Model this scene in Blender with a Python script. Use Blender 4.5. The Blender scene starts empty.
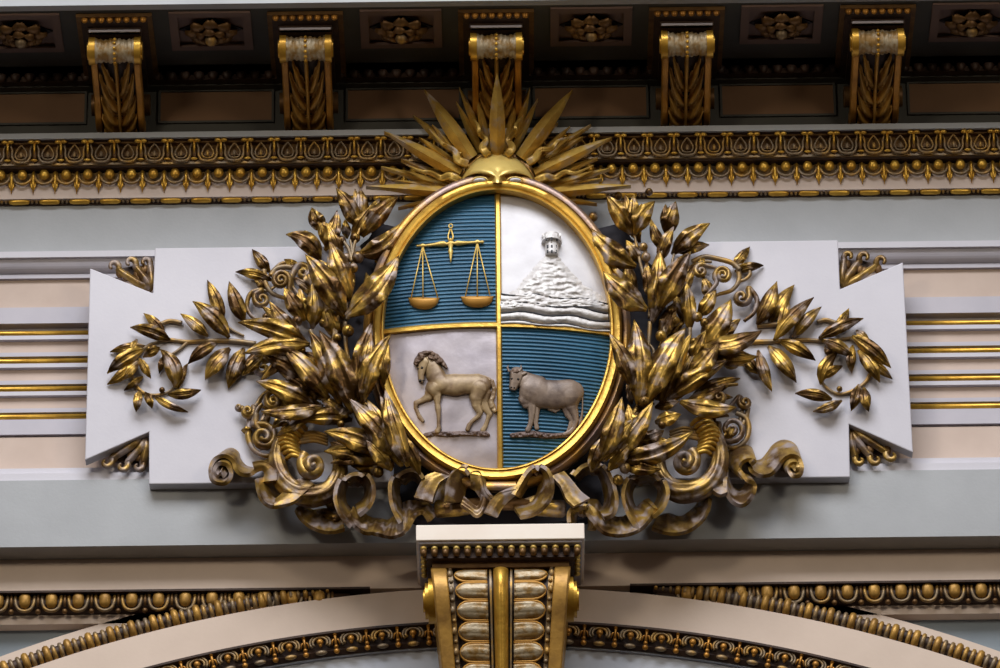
import bpy, math, random
import numpy as np
from mathutils import Vector, Matrix
random.seed(7)
S = bpy.context.scene
COL = S.collection
PI = math.pi
# ------------------------------------------------------------------ camera
TH = math.radians(28); ROLL = 0.0115; FPX = 5500.0; DIST = 27.5; Z0 = 14.5
Fv = Vector((0, math.cos(TH), math.sin(TH)))
R0 = Vector((1, 0, 0)); U0 = Vector((0, -math.sin(TH), math.cos(TH)))
Rv = R0*math.cos(ROLL) - U0*math.sin(ROLL)
Uv = U0*math.cos(ROLL) + R0*math.sin(ROLL)
CP = Vector((0, 0, Z0)) - Fv*DIST
cam = bpy.data.cameras.new('camera'); co = bpy.data.objects.new('camera', cam); COL.objects.link(co)
cam.sensor_width = 36; cam.lens = 36*FPX/1000; cam.clip_end = 500
m = Matrix((Rv, Uv, -Fv)).transposed().to_4x4(); m.translation = CP
co.matrix_world = m
S.camera = co

def W(px, py, h=0.0):
    """point of the photograph lying h metres in front of the wall plane"""
    d = Fv + Rv*((px-500)/FPX) + Uv*((334-py)/FPX)
    t = (-h - CP.y)/d.y
    return CP + d*t
def zat(py, h=0.0): return W(500, py, h).z
PXM = 1/200.0

# ------------------------------------------------------------------ materials
def lin(c):
    return tuple(((v/255)/12.92 if v/255 <= .04045 else ((v/255+.055)/1.055)**2.4) for v in c)
MATS = {}
def mat(name, rgb, rough=.6, metal=0.0, rgb2=None, nscale=6.0, lo=.45, hi=.65, bump=0.0, bscale=40., rgb3=None, stretch=None, spec=.5, wlo=.56):
    m = bpy.data.materials.new(name); m.use_nodes = True
    nt = m.node_tree; N = nt.nodes; L = nt.links
    b = N['Principled BSDF']
    b.inputs['Base Color'].default_value = (*lin(rgb), 1)
    b.inputs['Roughness'].default_value = rough
    b.inputs['Metallic'].default_value = metal
    b.inputs['Specular IOR Level'].default_value = spec
    tc = N.new('ShaderNodeNewGeometry')
    src = tc.outputs['Position']
    if stretch:
        mp = N.new('ShaderNodeMapping'); L.new(src, mp.inputs['Vector']); mp.inputs['Scale'].default_value = stretch
        src = mp.outputs['Vector']
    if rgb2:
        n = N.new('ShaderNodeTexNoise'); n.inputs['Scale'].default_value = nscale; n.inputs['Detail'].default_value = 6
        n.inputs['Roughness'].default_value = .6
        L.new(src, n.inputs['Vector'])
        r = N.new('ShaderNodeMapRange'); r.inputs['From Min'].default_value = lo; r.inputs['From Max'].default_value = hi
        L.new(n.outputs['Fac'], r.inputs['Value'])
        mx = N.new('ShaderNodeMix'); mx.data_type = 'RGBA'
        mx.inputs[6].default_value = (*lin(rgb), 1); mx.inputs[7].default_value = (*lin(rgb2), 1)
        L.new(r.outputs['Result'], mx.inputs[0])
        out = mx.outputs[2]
        if rgb3:   # worn patches where the gilding is gone
            n2 = N.new('ShaderNodeTexNoise'); n2.inputs['Scale'].default_value = nscale*1.7; n2.inputs['Detail'].default_value = 4
            mp2 = N.new('ShaderNodeMapping'); mp2.inputs['Location'].default_value = (3.1, 7.7, 1.3)
            L.new(src, mp2.inputs['Vector']); L.new(mp2.outputs['Vector'], n2.inputs['Vector'])
            r2 = N.new('ShaderNodeMapRange'); r2.inputs['From Min'].default_value = wlo; r2.inputs['From Max'].default_value = wlo+.16
            L.new(n2.outputs['Fac'], r2.inputs['Value'])
            mx2 = N.new('ShaderNodeMix'); mx2.data_type = 'RGBA'
            L.new(r2.outputs['Result'], mx2.inputs[0]); L.new(out, mx2.inputs[6]); mx2.inputs[7].default_value = (*lin(rgb3), 1)
            out = mx2.outputs[2]
            mm = N.new('ShaderNodeMapRange'); mm.inputs['To Min'].default_value = metal; mm.inputs['To Max'].default_value = metal*.35
            L.new(r2.outputs['Result'], mm.inputs['Value']); L.new(mm.outputs['Result'], b.inputs['Metallic'])
            rr = N.new('ShaderNodeMapRange'); rr.inputs['To Min'].default_value = rough; rr.inputs['To Max'].default_value = min(.7, rough+.15)
            L.new(r2.outputs['Result'], rr.inputs['Value']); L.new(rr.outputs['Result'], b.inputs['Roughness'])
        L.new(out, b.inputs['Base Color'])
    if bump:
        n = N.new('ShaderNodeTexNoise'); n.inputs['Scale'].default_value = bscale; n.inputs['Detail'].default_value = 5
        L.new(src, n.inputs['Vector'])
        bp = N.new('ShaderNodeBump'); bp.inputs['Strength'].default_value = bump; bp.inputs['Distance'].default_value = .01
        L.new(n.outputs['Fac'], bp.inputs['Height']); L.new(bp.outputs['Normal'], b.inputs['Normal'])
    MATS[name] = m
    return m
M = MATS
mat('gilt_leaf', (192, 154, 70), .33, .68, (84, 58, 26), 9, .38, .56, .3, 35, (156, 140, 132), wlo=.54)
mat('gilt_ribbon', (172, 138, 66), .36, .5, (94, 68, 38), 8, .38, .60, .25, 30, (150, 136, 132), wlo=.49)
mat('gilt_frame', (214, 172, 76), .36, .6, (182, 134, 50), 9, .45, .7, .2, 40)
mat('gilt_rim', (190, 146, 70), .42, .7, (150, 128, 120), 5, .42, .6, .2, 40)
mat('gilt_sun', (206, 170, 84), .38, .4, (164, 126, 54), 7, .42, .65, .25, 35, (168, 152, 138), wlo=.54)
mat('gilt_face', (232, 204, 120), .36, .35, (206, 170, 86), 9, .45, .7, .2, 35)
mat('gilt_pale', (226, 196, 112), .45, .45, (206, 168, 84), 12, .4, .7, .1)
mat('gilt_pan', (190, 140, 62), .5, .35)
mat('gilt_bright', (222, 176, 72), .36, .6, (182, 132, 44), 10, .4, .7, .15, 40)
mat('gilt_dull', (186, 142, 66), .45, .4, (146, 108, 50), 10, .4, .66, .2, 40)
mat('gilt_orange', (190, 134, 54), .4, .5, (146, 100, 40), 8, .4, .7, .15, 40)
mat('bronze', (124, 92, 52), .45, .5, (92, 64, 36), 9, .4, .65, .2, 40)
mat('bronze_dark', (66, 46, 34), .55, .3, (44, 30, 26), 9, .4, .65, .2, 40)
mat('bronze_grey', (134, 116, 92), .45, .45, (176, 136, 66), 11, .45, .62, .2, 40)
mat('silver_leaf', (182, 166, 138), .42, .2, (150, 116, 62), 18, .44, .58, .3, 50)
mat('hollow_dark', (26, 24, 34), .8, 0, (40, 34, 40), 6)  # near-black colour standing in for shade in holes and gaps
mat('plaster_grey', (174, 177, 181), .62, 0, (163, 166, 170), 2.5, .35, .7, .08, 60)
mat('plaster_white', (206, 204, 213), .5, 0, (196, 194, 204), 2.0, .35, .7, .05, 60)
mat('plaster_lilac', (192, 188, 198), .5, 0, (180, 177, 188), 3, .35, .7)
mat('plaster_peach', (204, 184, 171), .6, 0, (192, 171, 158), 3, .35, .7)
mat('plaster_cream', (222, 202, 186), .6, 0, (212, 192, 176), 2.5, .35, .7, .05, 50)
mat('plaster_pink', (204, 186, 174), .6, 0, (190, 172, 160), 3, .35, .7)
mat('plaster_blue', (132, 144, 154), .6, 0, (120, 132, 142), 3, .35, .7)
mat('plaster_paleblue', (196, 202, 214), .6, 0, (184, 190, 202), 3, .35, .7)
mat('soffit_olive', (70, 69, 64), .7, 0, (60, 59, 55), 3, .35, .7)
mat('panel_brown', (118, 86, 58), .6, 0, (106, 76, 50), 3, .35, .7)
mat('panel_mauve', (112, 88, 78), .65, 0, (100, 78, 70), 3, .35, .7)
mat('cap_cream', (252, 242, 230), .5, 0, (246, 232, 218), 4, .35, .7)
mat('field_blue', (46, 98, 128), .42, .12, (38, 84, 112), 5, .4, .7, .1, 60)
mat('field_silver', (212, 211, 216), .5, .1, (200, 198, 203), 5, .4, .65, .12, 22)
mat('field_pewter', (184, 176, 182), .42, .25, (166, 158, 166), 6, .4, .65, .2, 18)
mat('relief_silver', (222, 220, 220), .5, .15, (206, 202, 202), 20, .4, .65, .4, 50)
mat('groove_dark', (54, 54, 60), .6, .2)
mat('horse_tan', (164, 140, 104), .4, .15, (118, 94, 68), 8, .42, .62, .1, 60)
mat('horse_mane', (112, 88, 70), .5, .2, (84, 64, 52), 14, .4, .6, .4, 60)
mat('bull_taupe', (138, 120, 106), .42, .15, (96, 80, 72), 8, .42, .62, .1, 60)
mat('rock_brown', (118, 98, 90), .55, .2, (84, 68, 64), 16, .4, .6, .5, 50)
mat('dark_eye', (30, 22, 18), .4, 0)

# ------------------------------------------------------------------ object helpers
def link(name, verts, faces, m, parent=None, smooth=True, mats=None, fmi=None):
    me = bpy.data.meshes.new(name)
    me.from_pydata([tuple(v) for v in verts], [], faces)
    if mats:
        for k in mats: me.materials.append(M[k])
        me.polygons.foreach_set('material_index', fmi)
    else:
        me.materials.append(M[m])
    if smooth: me.polygons.foreach_set('use_smooth', [True]*len(me.polygons))
    me.update()
    o = bpy.data.objects.new(name, me); COL.objects.link(o)
    if parent is not None:
        o.parent = parent; o.matrix_parent_inverse = Matrix.Translation(-parent.location)
    return o
def thing(name, loc, label, cat, group=None):
    e = bpy.data.objects.new(name, None); COL.objects.link(e); e.location = loc
    e.empty_display_size = .1
    e['label'] = label; e['category'] = cat
    if group: e['group'] = group
    return e
def struct(o): o['kind'] = 'structure'; return o
def strempty(name, loc):
    e = bpy.data.objects.new(name, None); COL.objects.link(e); e.location = loc; e['kind'] = 'structure'; return e

class MB:
    def __init__(s): s.v = []; s.f = []; s.m = []
    def add(s, v, f, mi=0):
        n = len(s.v); s.v += [Vector(p) for p in v]; s.f += [tuple(i+n for i in q) for q in f]; s.m += [mi]*len(f)
    def box(s, x0, x1, y0, y1, z0, z1, mi=0):
        v = [(x, y, z) for x in (x0, x1) for y in (y0, y1) for z in (z0, z1)]
        s.add(v, [(0,1,3,2),(4,6,7,5),(0,4,5,1),(2,3,7,6),(0,2,6,4),(1,5,7,3)], mi)
    def tube(s, pts, rad, n=8, cap=True, mi=0, flut=0, twist=0, fa=.12, flat=1.0, nrm=None):
        P = [Vector(p) for p in pts]; k = len(P)
        rad = [rad]*k if not hasattr(rad, '__len__') else rad
        T = []
        for i in range(k):
            a = P[max(i-1, 0)]; b = P[min(i+1, k-1)]; t = (b-a)
            T.append(t.normalized() if t.length > 1e-9 else Vector((0, 0, 1)))
        ref = Vector((0, -1, 0)) if nrm is None else Vector(nrm)
        v = []
        for i in range(k):
            t = T[i]; u = ref - t*ref.dot(t)
            if u.length < 1e-4: u = Vector((1, 0, 0)) - t*t.x
            u.normalize(); w = t.cross(u)
            for j in range(n):
                a = 2*PI*j/n
                r = rad[i]*(1+(fa*math.cos(flut*a+twist*i) if flut else 0))
                v.append(P[i]+u*(math.cos(a)*r*flat)+w*(math.sin(a)*r))
        f = [(i*n+j, i*n+(j+1) % n, (i+1)*n+(j+1) % n, (i+1)*n+j) for i in range(k-1) for j in range(n)]
        if cap:
            f.append(tuple(reversed(range(n)))); f.append(tuple((k-1)*n+j for j in range(n)))
        s.add(v, f, mi)
    def ball(s, c, r, nu=12, nv=8, sc=(1, 1, 1), mi=0):
        c = Vector(c); v = [c+Vector((0, 0, r*sc[2]))]
        for i in range(1, nv):
            for j in range(nu):
                a = PI*i/nv; b = 2*PI*j/nu
                v.append(c+Vector((r*sc[0]*math.sin(a)*math.cos(b), r*sc[1]*math.sin(a)*math.sin(b), r*sc[2]*math.cos(a))))
        v.append(c-Vector((0, 0, r*sc[2])))
        f = [(0, 1+j, 1+(j+1) % nu) for j in range(nu)]
        for i in range(nv-2):
            for j in range(nu):
                a = 1+i*nu; f.append((a+j, a+nu+j, a+nu+(j+1) % nu, a+(j+1) % nu))
        a = 1+(nv-2)*nu; f += [(len(v)-1, a+(j+1) % nu, a+j) for j in range(nu)]
        s.add(v, f, mi)
    def grid(s, G, mi=0, closed_back=None, wrap=False):
        """G[i][j] points; closed_back = Vector offset closes it to a solid"""
        a = len(G); b = len(G[0]); v = [p for r in G for p in r]
        f = [(i*b+j, i*b+j+1, (i+1)*b+j+1, (i+1)*b+j) for i in range(a-1) for j in range(b-1)]
        if closed_back is not None:
            o = Vector(closed_back); n = a*b; v = v+[Vector(p)+o for p in v]
            f += [tuple(reversed([q+n for q in t])) for t in f]
            for i in range(a-1):
                f.append((i*b, (i+1)*b, (i+1)*b+n, i*b+n)); f.append((i*b+b-1, i*b+b-1+n, (i+1)*b+b-1+n, (i+1)*b+b-1))
            for j in range(b-1):
                f.append((j, j+n, j+1+n, j+1)); f.append(((a-1)*b+j, (a-1)*b+j+1, (a-1)*b+j+1+n, (a-1)*b+j+n))
        s.add(v, f, mi)
    def prism(s, poly, off, mi=0):
        n = len(poly); o = Vector(off); v = [Vector(p) for p in poly]+[Vector(p)+o for p in poly]
        f = [tuple(range(n)), tuple(reversed(range(n, 2*n)))]+[(i, i+n, (i+1) % n+n, (i+1) % n) for i in range(n)]
        s.add(v, f, mi)
    def build(s, name, m, parent=None, smooth=True, mats=None):
        if mats: return link(name, s.v, s.f, None, parent, smooth, mats, s.m)
        return link(name, s.v, s.f, m, parent, smooth)
def clone(o, loc, parent, scale=None, rot=None):
    c = o.copy(); COL.objects.link(c); c.parent = parent
    if parent is not None: c.matrix_parent_inverse = Matrix.Translation(-parent.location)
    c.location = loc
    if scale is not None: c.scale = scale
    if rot is not None: c.rotation_euler = rot
    return c
def autosmooth(o, ang=35):
    me = o.data
    a = math.radians(ang)
    try:
        me.set_sharp_from_angle(angle=a)
    except Exception: pass
    return o
def curve(pts, n=8, closed=False):
    """Catmull-Rom through 2-5 component tuples"""
    P = [np.array(p, float) for p in pts]; k = len(P); out = []
    for i in range(k-1):
        a = P[max(i-1, 0)]; b = P[i]; c = P[i+1]; d = P[min(i+2, k-1)]
        for j in range(n):
            t = j/n
            out.append(.5*((2*b)+(-a+c)*t+(2*a-5*b+4*c-d)*t*t+(-a+3*b-3*c+d)*t**3))
    out.append(P[-1]); return out

# ------------------------------------------------------------------ the wall: a stack of horizontal bands
XL, XR = -3.3, 3.3
BANDS = [  # (name, kind, [(py_bottom, h, material)...])
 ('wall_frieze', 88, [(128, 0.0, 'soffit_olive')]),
 ('trim_1', None, [(133.5, .17, 'plaster_grey'), (135, .155, 'bronze_dark')]),
 ('trim_2', None, [(139, .13, 'bronze'), (152, .10, 'bronze'), (158, .085, 'bronze'), (160, .10, 'bronze_grey'), (163, .085, 'bronze_dark')]),
 ('trim_3', None, [(166, .05, 'bronze_grey'), (178, .03, 'bronze_grey'), (192, .028, 'plaster_pink'), (193.5, .045, 'plaster_pink'), (200, .01, 'bronze_dark')]),
 ('wall_upper', None, [(246, 0.0, 'plaster_grey')]),
 ('trim_4', None, [(252, .035, 'plaster_white'), (269, (.015, -.040), 'plaster_lilac'), (273, -.025, 'plaster_lilac')]),
 ('wall_back', None, [(302, -.045, 'plaster_peach')]),
 ('trim_5', None, [(318, -.03, 'plaster_lilac'), (330, -.085, 'plaster_lilac'), (334, -.055, 'plaster_white'), (347, -.08, 'plaster_peach'), (351, -.055, 'plaster_lilac'),
    (358, -.085, 'plaster_lilac'), (362, -.055, 'plaster_white'), (375, -.08, 'plaster_peach'), (379, -.055, 'plaster_lilac'),
    (386, -.085, 'plaster_lilac'), (390, -.055, 'plaster_white'), (403, -.08, 'plaster_peach'), (407, -.055, 'plaster_lilac'),
    (414, -.085, 'plaster_lilac'), (429, -.045, 'plaster_lilac'), (432, -.075, 'plaster_lilac')]),
 ('wall_middle', None, [(463, -.055, 'plaster_peach')]),
 ('trim_6', None, [(468, .02, 'plaster_white'), (475, .05, 'plaster_white')]),
 ('wall_lower', None, [(541.5, .065, 'plaster_grey')]),
]
flat = [(b[0], *c) for b in BANDS for c in b[2]]
ztop = zat(88, 0.0); cur = None; mb = None; mlist = []
groups = {}
for i, (nm, pb, h, mt) in enumerate(flat):
    hn = flat[i+1][2] if i+1 < len(flat) else -.08
    if isinstance(hn, tuple): hn = hn[0]
    zb = zat(pb, max(h[1] if isinstance(h, tuple) else h, hn))
    groups.setdefault(nm, []).append((ztop, zb, h, mt)); ztop = zb
Z_UNDER = ztop
for nm, L_ in groups.items():
    mb = MB(); ms = sorted(set(t[3] for t in L_))
    for (zt, zb, h, mt) in L_:
        if isinstance(h, tuple):   # hollow moulding: curved in section
            P = [(-(h[0]+(h[1]-h[0])*(1-math.cos(q*PI/16))), zt+(zb-zt)*math.sin(q*PI/16)) for q in range(9)]+[(.45, zb), (.45, zt)]
            mb.prism([Vector((XL, y, z)) for y, z in P], (XR-XL, 0, 0), ms.index(mt))
        else: mb.box(XL, XR, -h, .45, zb, zt, ms.index(mt))
    struct(mb.build(nm, None, None, False, ms))

# gilded rods of the recessed panel, left and right of the plaque
for xa, xb in ((XL, W(88, 380, 0).x), (W(906, 380, 0).x, XR)):
    for py in (327.8, 355.6, 383.4, 411.2):
        z = zat(py, -.055); mb = MB()
        mb.tube([(xa, .062, z), ((xa+xb)/2, .062, z), (xb, .062, z)], .0145, 12, True)
        struct(mb.build('trim_7', 'gilt_bright'))

# ------------------------------------------------------------------ cornice on top: soffit, fascia, bed moulding, coffers
H_OUT = .80; H_IN = .20
ZS = zat(0.5, H_OUT)
mod_x = [W(118+189.5*k, 60, .4).x for k in range(-1, 6)]
mod_x = [ (W(496.5, 60, .4).x + (W(876, 60, .4).x - W(118, 60, .4).x)/4*(k-2)) for k in range(-1, 6)]
SP = mod_x[1]-mod_x[0]
def hz(py): return (lambda d: -(CP + d*((ZS-CP.z)/d.z)).y)(Fv + Uv*((334-py)/FPX))   # outward distance of a soffit point
mb = MB(); mb.box(XL, XR, -H_OUT, -H_OUT+.05, ZS, ZS+.35, 0)
struct(mb.build('trim_8', 'plaster_grey', None, False))
# soffit with coffer openings
hc1, hc0 = hz(43), hz(10)
cw = .185
mb = MB()
mb.box(XL, XR, -H_OUT+.05, -hc0, ZS, ZS+.06); mb.box(XL, XR, -hc1, .3, ZS, ZS+.06)
cx = [mod_x[i]+SP/2 for i in range(-1+1, 6)]
edges = [XL]
for c in cx: edges += [c-cw, c+cw]
edges.append(XR)
for i in range(0, len(edges), 2):
    if edges[i+1] > edges[i]: mb.box(edges[i], edges[i+1], -hc0, -hc1, ZS, ZS+.06)
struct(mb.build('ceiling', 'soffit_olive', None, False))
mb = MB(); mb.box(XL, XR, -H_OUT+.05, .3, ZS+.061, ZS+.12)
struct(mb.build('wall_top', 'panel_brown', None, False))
for c in cx:
    mb = MB(); mb.box(c-cw, c+cw, -hc0, -hc1, ZS+.012, ZS+.05); struct(mb.build('trim_22', 'panel_mauve', None, False))
for c in cx:
    mb = MB()
    a, b = -hc0, -hc1; t = .022
    for (x0, x1, y0, y1) in ((c-cw-.02, c+cw+.02, a-.02, a+t), (c-cw-.02, c+cw+.02, b-t, b+.02), (c-cw-.02, c-cw+t, a+t, b-t), (c+cw-t, c+cw+.02, a+t, b-t)):
        mb.box(x0, x1, y0, y1, ZS-.012, ZS+.0)
    struct(mb.build('trim_9', 'panel_mauve', None, False))
# bed moulding under the soffit
zb1 = zat(63, .15); zb2 = zat(76, .11)
mb = MB(); mb.box(XL, XR, -.21, .3, zat(57, .2), ZS, 0); mb.box(XL, XR, -.15, .3, zb1, zat(57, .2), 1); mb.box(XL, XR, -.11, .3, zb2, zb1, 1)
mb.box(XL, XR, -.06, .3, zat(88, 0.0), zb2, 0)
struct(mb.build('trim_10', None, None, False, ['soffit_olive', 'bronze_dark']))
tongue = MB(); tongue.ball((0, 0, 0), .034, 10, 8, (.8, .6, 1.15))
tt = None; par = strempty('trim_11', (0, -.12, zb1))
n = 0
x = XL+.05
while x < XR and n < 95:
    if tt is None:
        tt = tongue.build('bead', 'bronze_dark', par); tt.location = (x, -.125, (zb1+zb2)/2); tt.matrix_parent_inverse = Matrix.Translation(-par.location)
    else: clone(tt, (x, -.125, (zb1+zb2)/2), par)
    x += .072; n += 1
# brown sunk panels of the frieze between the modillions
for k in range(len(mod_x)-1):
    a = mod_x[k]+.195; b = mod_x[k+1]-.195
    z1 = zat(89.5, .0); z0 = zat(118.5, .0)
    mb = MB(); mb.box(a, b, -.006, .02, z0, z1, 0)
    t = .012
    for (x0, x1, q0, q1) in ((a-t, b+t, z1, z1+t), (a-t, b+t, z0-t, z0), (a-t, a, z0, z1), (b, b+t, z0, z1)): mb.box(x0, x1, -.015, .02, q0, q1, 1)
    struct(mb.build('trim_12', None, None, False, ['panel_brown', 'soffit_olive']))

# acanthus leaf on an arbitrary surface
def acanthus(fn, nu=44, nv=17, lobes=4, amp=.03, w0=.55, wmax=1.0, lift=.02, solid=(0, .01, 0)):
    """fn(u, v, lift) -> point; u along 0..1, v across -1..1"""
    G = []
    for i in range(nu+1):
        u = i/nu
        env = (w0+(wmax-w0)*math.sin(PI*min(1, u*1.15))**.7)*(1 if u < .82 else math.sqrt(max(0, 1-((u-.82)/.18)**2)))
        lob = .72+.28*abs(math.sin(PI*(u*lobes+.15)))
        row = []
        for j in range(nv):
            s = -1+2*j/(nv-1); wv = env*(1-(1-lob)*abs(s)**1.2)
            uu = min(1, u-.10*abs(s)*abs(math.sin(PI*(u*lobes+.15))))
            uu = max(0, uu)
            l = lift+amp*(.55*math.exp(-(s/.13)**2)+.5*abs(math.cos(s*PI*2.0+u*lobes*2))*(1-abs(s)*.4)+.4*math.sin(PI*abs(s)))*(.5+.5*lob)
            l += amp*1.2*max(0, u-.8)/.2
            row.append(fn(uu, s*wv, l))
        G.append(row)
    return G

# ------------------------------------------------------------------ modillions
def modillion(cxm, idx, label):
    root = thing('console_bracket', (cxm, -.3, ZS), label, 'bracket', 'gilded console brackets under the cornice soffit')
    # abacus cap with a row of eggs on its front
    hf = hz(11)
    mb = MB(); mb.box(cxm-.165, cxm+.165, -hf, -.1, zat(18, hf-.0), ZS, 0); zc = zat(18, hf)
    hf2 = hf-.05
    mb.box(cxm-.135, cxm+.135, -hf2, -.1, zc-.028, zc, 0)
    mb.box(cxm-.19, cxm+.19, -hf-.02, -.05, ZS-.02, ZS-.001, 1)
    mb.build('cap', None, root, False, ['bronze_dark', 'bronze'])
    tp = MB(); tp.box(cxm-.128, cxm+.128, -hf2-.006, -hf2+.02, zc-.028, zc-.016); tp.build('fillet', 'plaster_lilac', root, False)
    zr = zc+.012
    for j in range(8):
        e = MB(); e.ball((cxm-.147+j*.042, -hf-.002, zr+.006), .017, 10, 8, (1, .7, 1.3)); e.build('egg', 'gilt_orange', root)
    zt = zc-.028
    # roll
    rr = .064; hr = hf2-rr-.01; zroll = zt-rr*1.0
    ztopc = zt
    G = []
    mb = MB(); nx = 33; na = 28
    for i in range(nx):
        s = -1+2*i/(nx-1); xx = cxm+s*.106
        sp = 1-.16*math.exp(-((abs(s)-.5)/.16)**2)*0 
        rad = rr*(.86+.14*abs(math.cos(s*PI*1.0)))*(1.0+.06*math.cos(s*PI*9))
        if abs(s) < .08: rad = rr*1.02
        G.append([Vector((xx, -hr-rad*math.sin(2*PI*k/na), zroll+rad*math.cos(2*PI*k/na))) for k in range(na+1)])
    mb.grid(G); mb.build('roll', 'silver_leaf', root)
    for sgn in (-1, 1):
        c = MB(); a = cxm+sgn*.098; b = cxm+sgn*.130
        for x0, x1, r_ in ((a, b, rr*1.10), (b, b+sgn*.008, rr*.7)):
            c.tube([(x0, -hr, zroll), (x1, -hr, zroll)], r_, 24, True, nrm=(0, 0, 1))
        autosmooth(c.build('volute', 'gilt_bright', root))
    for k in range(7):
        a = -.5+k*.42; c = MB(); c.ball((cxm, -hr-rr*1.05*math.cos(a), zroll-rr*1.05*math.sin(a)), .0095, 8, 6); c.build('bead', 'gilt_bright', root)
    # body: slopes from the roll back to the wall
    zbot = zat(121, .02)
    prof = [(h_, zat(y_, h_)) for y_, h_ in ((50, hr+.01), (60, hr-.08), (76, hr-.19), (92, .27), (106, .20), (116, .145), (122, .09), (124, .03))]
    zbot = prof[-1][1]
    P = curve(prof, 6)
    body = MB(); n = len(P)
    v = []
    for sx in (-1, 1):
        for p in P: v.append((cxm+sx*.112, -p[0], p[1]))
        v.append((cxm+sx*.112, .0, zbot)); v.append((cxm+sx*.112, 0, zt)); v.append((cxm+sx*.112, -hr, zt))
    k = n+3
    f = [(i, (i+1) % k, (i+1) % k+k, i+k) for i in range(k)]+[tuple(range(k)), tuple(reversed(range(k, 2*k)))]
    body.add(v, f); autosmooth(body.build('body', 'bronze_dark', root))
    def T(u):
        q = u*(n-1); i = min(int(q), n-2); t = q-i; p = P[i]*(1-t)+P[i+1]*t; d = P[i+1]-P[i]; d = d/np.linalg.norm(d)
        nv = np.array([-d[1], d[0]]);
        if nv[1] > 0: nv = -nv
        return p, nv
    for sgn in (-1, 1):
        st = MB(); G = []
        for i in range(25):
            p, nv = T(i/24); row = []
            for (xo, l) in ((.090, -.005), (.090, .018), (.094, .024), (.118, .024), (.124, .018), (.124, -.03)):
                q = p+nv*l; row.append(Vector((cxm+sgn*xo, -q[0], q[1])))
            G.append(row)
        st.grid(G); autosmooth(st.build('edge_strip', 'gilt_orange', root))
        # volute at the foot of the side
        c = MB(); c.tube([(cxm+sgn*.10, -.11, zbot+.09), (cxm+sgn*.148, -.11, zbot+.09)], .055, 20, True, nrm=(0, 0, 1))
        autosmooth(c.build('side_volute', 'bronze', root))
    def fn(u, v, l):
        p, nv = T(max(0, min(1, u))); q = p+nv*l; return Vector((cxm+v*.088, -q[0], q[1]))
    mb = MB()
    for (u0, u1, v1, wd, lf) in ((.99, .84, .95, .13, .02), (.90, .62, 1.0, .15, .028), (.74, .42, 1.0, .15, .028), (.56, .22, .98, .14, .03), (.38, .10, .8, .12, .03)):
        for sg in (-1, 1):
            G = []
            for i in range(13):
                t = i/12; vv = v1*t**.8; uu = u0+(u1-u0)*t**1.5; row = []
                for j in range(9):
                    s = -1+j/4; ww = wd*(math.sin(PI*(.1+.86*t))**.6)*(1+.16*math.cos(t*22))
                    row.append(fn(uu+ww*s*.75, sg*(vv+ww*s*.5*(1-t)), lf*(.4+.9*math.sin(PI*t*.8))+.018*math.cos(s*PI*1.5)*(1-.3*t)-.012*abs(s)))
                G.append(row)
            mb.grid(G, closed_back=(0, .012, 0))
    G = []
    for i in range(30):
        u = .06+.92*i/29; G.append([fn(u, s*.10*(1.3-.5*u), .012+.034*math.sqrt(max(0, 1-s*s))) for s in (-1, -.7, -.35, 0, .35, .7, 1)])
    mb.grid(G)
    mb.build('acanthus_leaf', 'gilt_dull', root)
    return root
ML = ['bracket at far left, hung under the cornice left of all the others', 'second bracket from the left, above the scales side of the plaque',
      'centre bracket, its lower end hidden behind the points of the sun rays', 'fourth bracket from the left, just right of the sun rays', 'bracket at far right, nearest the right edge of the picture']
for k in range(5):
    modillion(mod_x[k+1], k, 'gilded console bracket with acanthus leaf, '+['leftmost of the five under the soffit', 'second from the left of the five under the soffit',
      'middle one of five, right above the sun rays', 'second from the right of the five under the soffit', 'rightmost of the five under the soffit'][k])

# ------------------------------------------------------------------ coffer rosettes
def rosette(c, label):
    hcn = (hz(14)+hz(40))/2; zc = ZS+.010
    root = thing('rosette', (c, -hcn, zc), label, 'rosette', 'rosettes in the soffit coffers')
    d = MB(); w_ = .16
    d.prism([(c-w_, -hcn, zc-.006), (c, -hcn-.115, zc-.006), (c+w_, -hcn, zc-.006), (c, -hcn+.115, zc-.006)], (0, 0, .006)); d.build('back_plate', 'hollow_dark', root, False)  # flat dark diamond for a deep hole, its shade painted in
    for ring, (n, r, w, z0, z1) in enumerate(((8, .115, .04, -.01, -.05), (6, .07, .032, -.03, -.075))):
        for i in range(n):
            a = 2*PI*i/n+ring*.4; G = []
            for p in range(7):
                t = p/6; ww = w*math.sin(PI*(.12+.8*t)); row = []
                for q in range(5):
                    s = -1+q/2; rad = r*(.2+.8*t)
                    x_ = math.cos(a)*rad-math.sin(a)*ww*s; y_ = math.sin(a)*rad+math.cos(a)*ww*s
                    row.append(Vector((c+x_*1.15, -hcn+y_, zc+z0+(z1-z0)*math.sin(t*2.6)+.012*abs(s))))
                G.append(row)
            m_ = MB(); m_.grid(G, closed_back=(0, 0, .008)); m_.build('petal', 'bronze', root)
    b = MB(); b.ball((c, -hcn, zc-.07), .03, 12, 8); b.build('boss', 'bronze_grey', root)
RL = ['in the far left coffer, cut by the picture edge', 'between the first and second bracket from the left', 'in the coffer just left of the middle bracket', 'in the coffer just right of the middle bracket',
      'between the fourth and fifth bracket from the left', 'in the far right coffer, cut by the picture edge']
for k in range(6): rosette(cx[k], 'dark gilded flower rosette '+RL[k])

# ------------------------------------------------------------------ cornice ornaments: leaf band, eggs and darts, bead and reel
zA = zat(147, .12)
par = strempty('trim_13', (0, -.12, zA))
def local(mb, name, m, par, loc):
    o = mb.build(name, m, None); o.parent = par; o.matrix_parent_inverse = Matrix.Translation(-par.location); o.location = loc; return o
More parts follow.
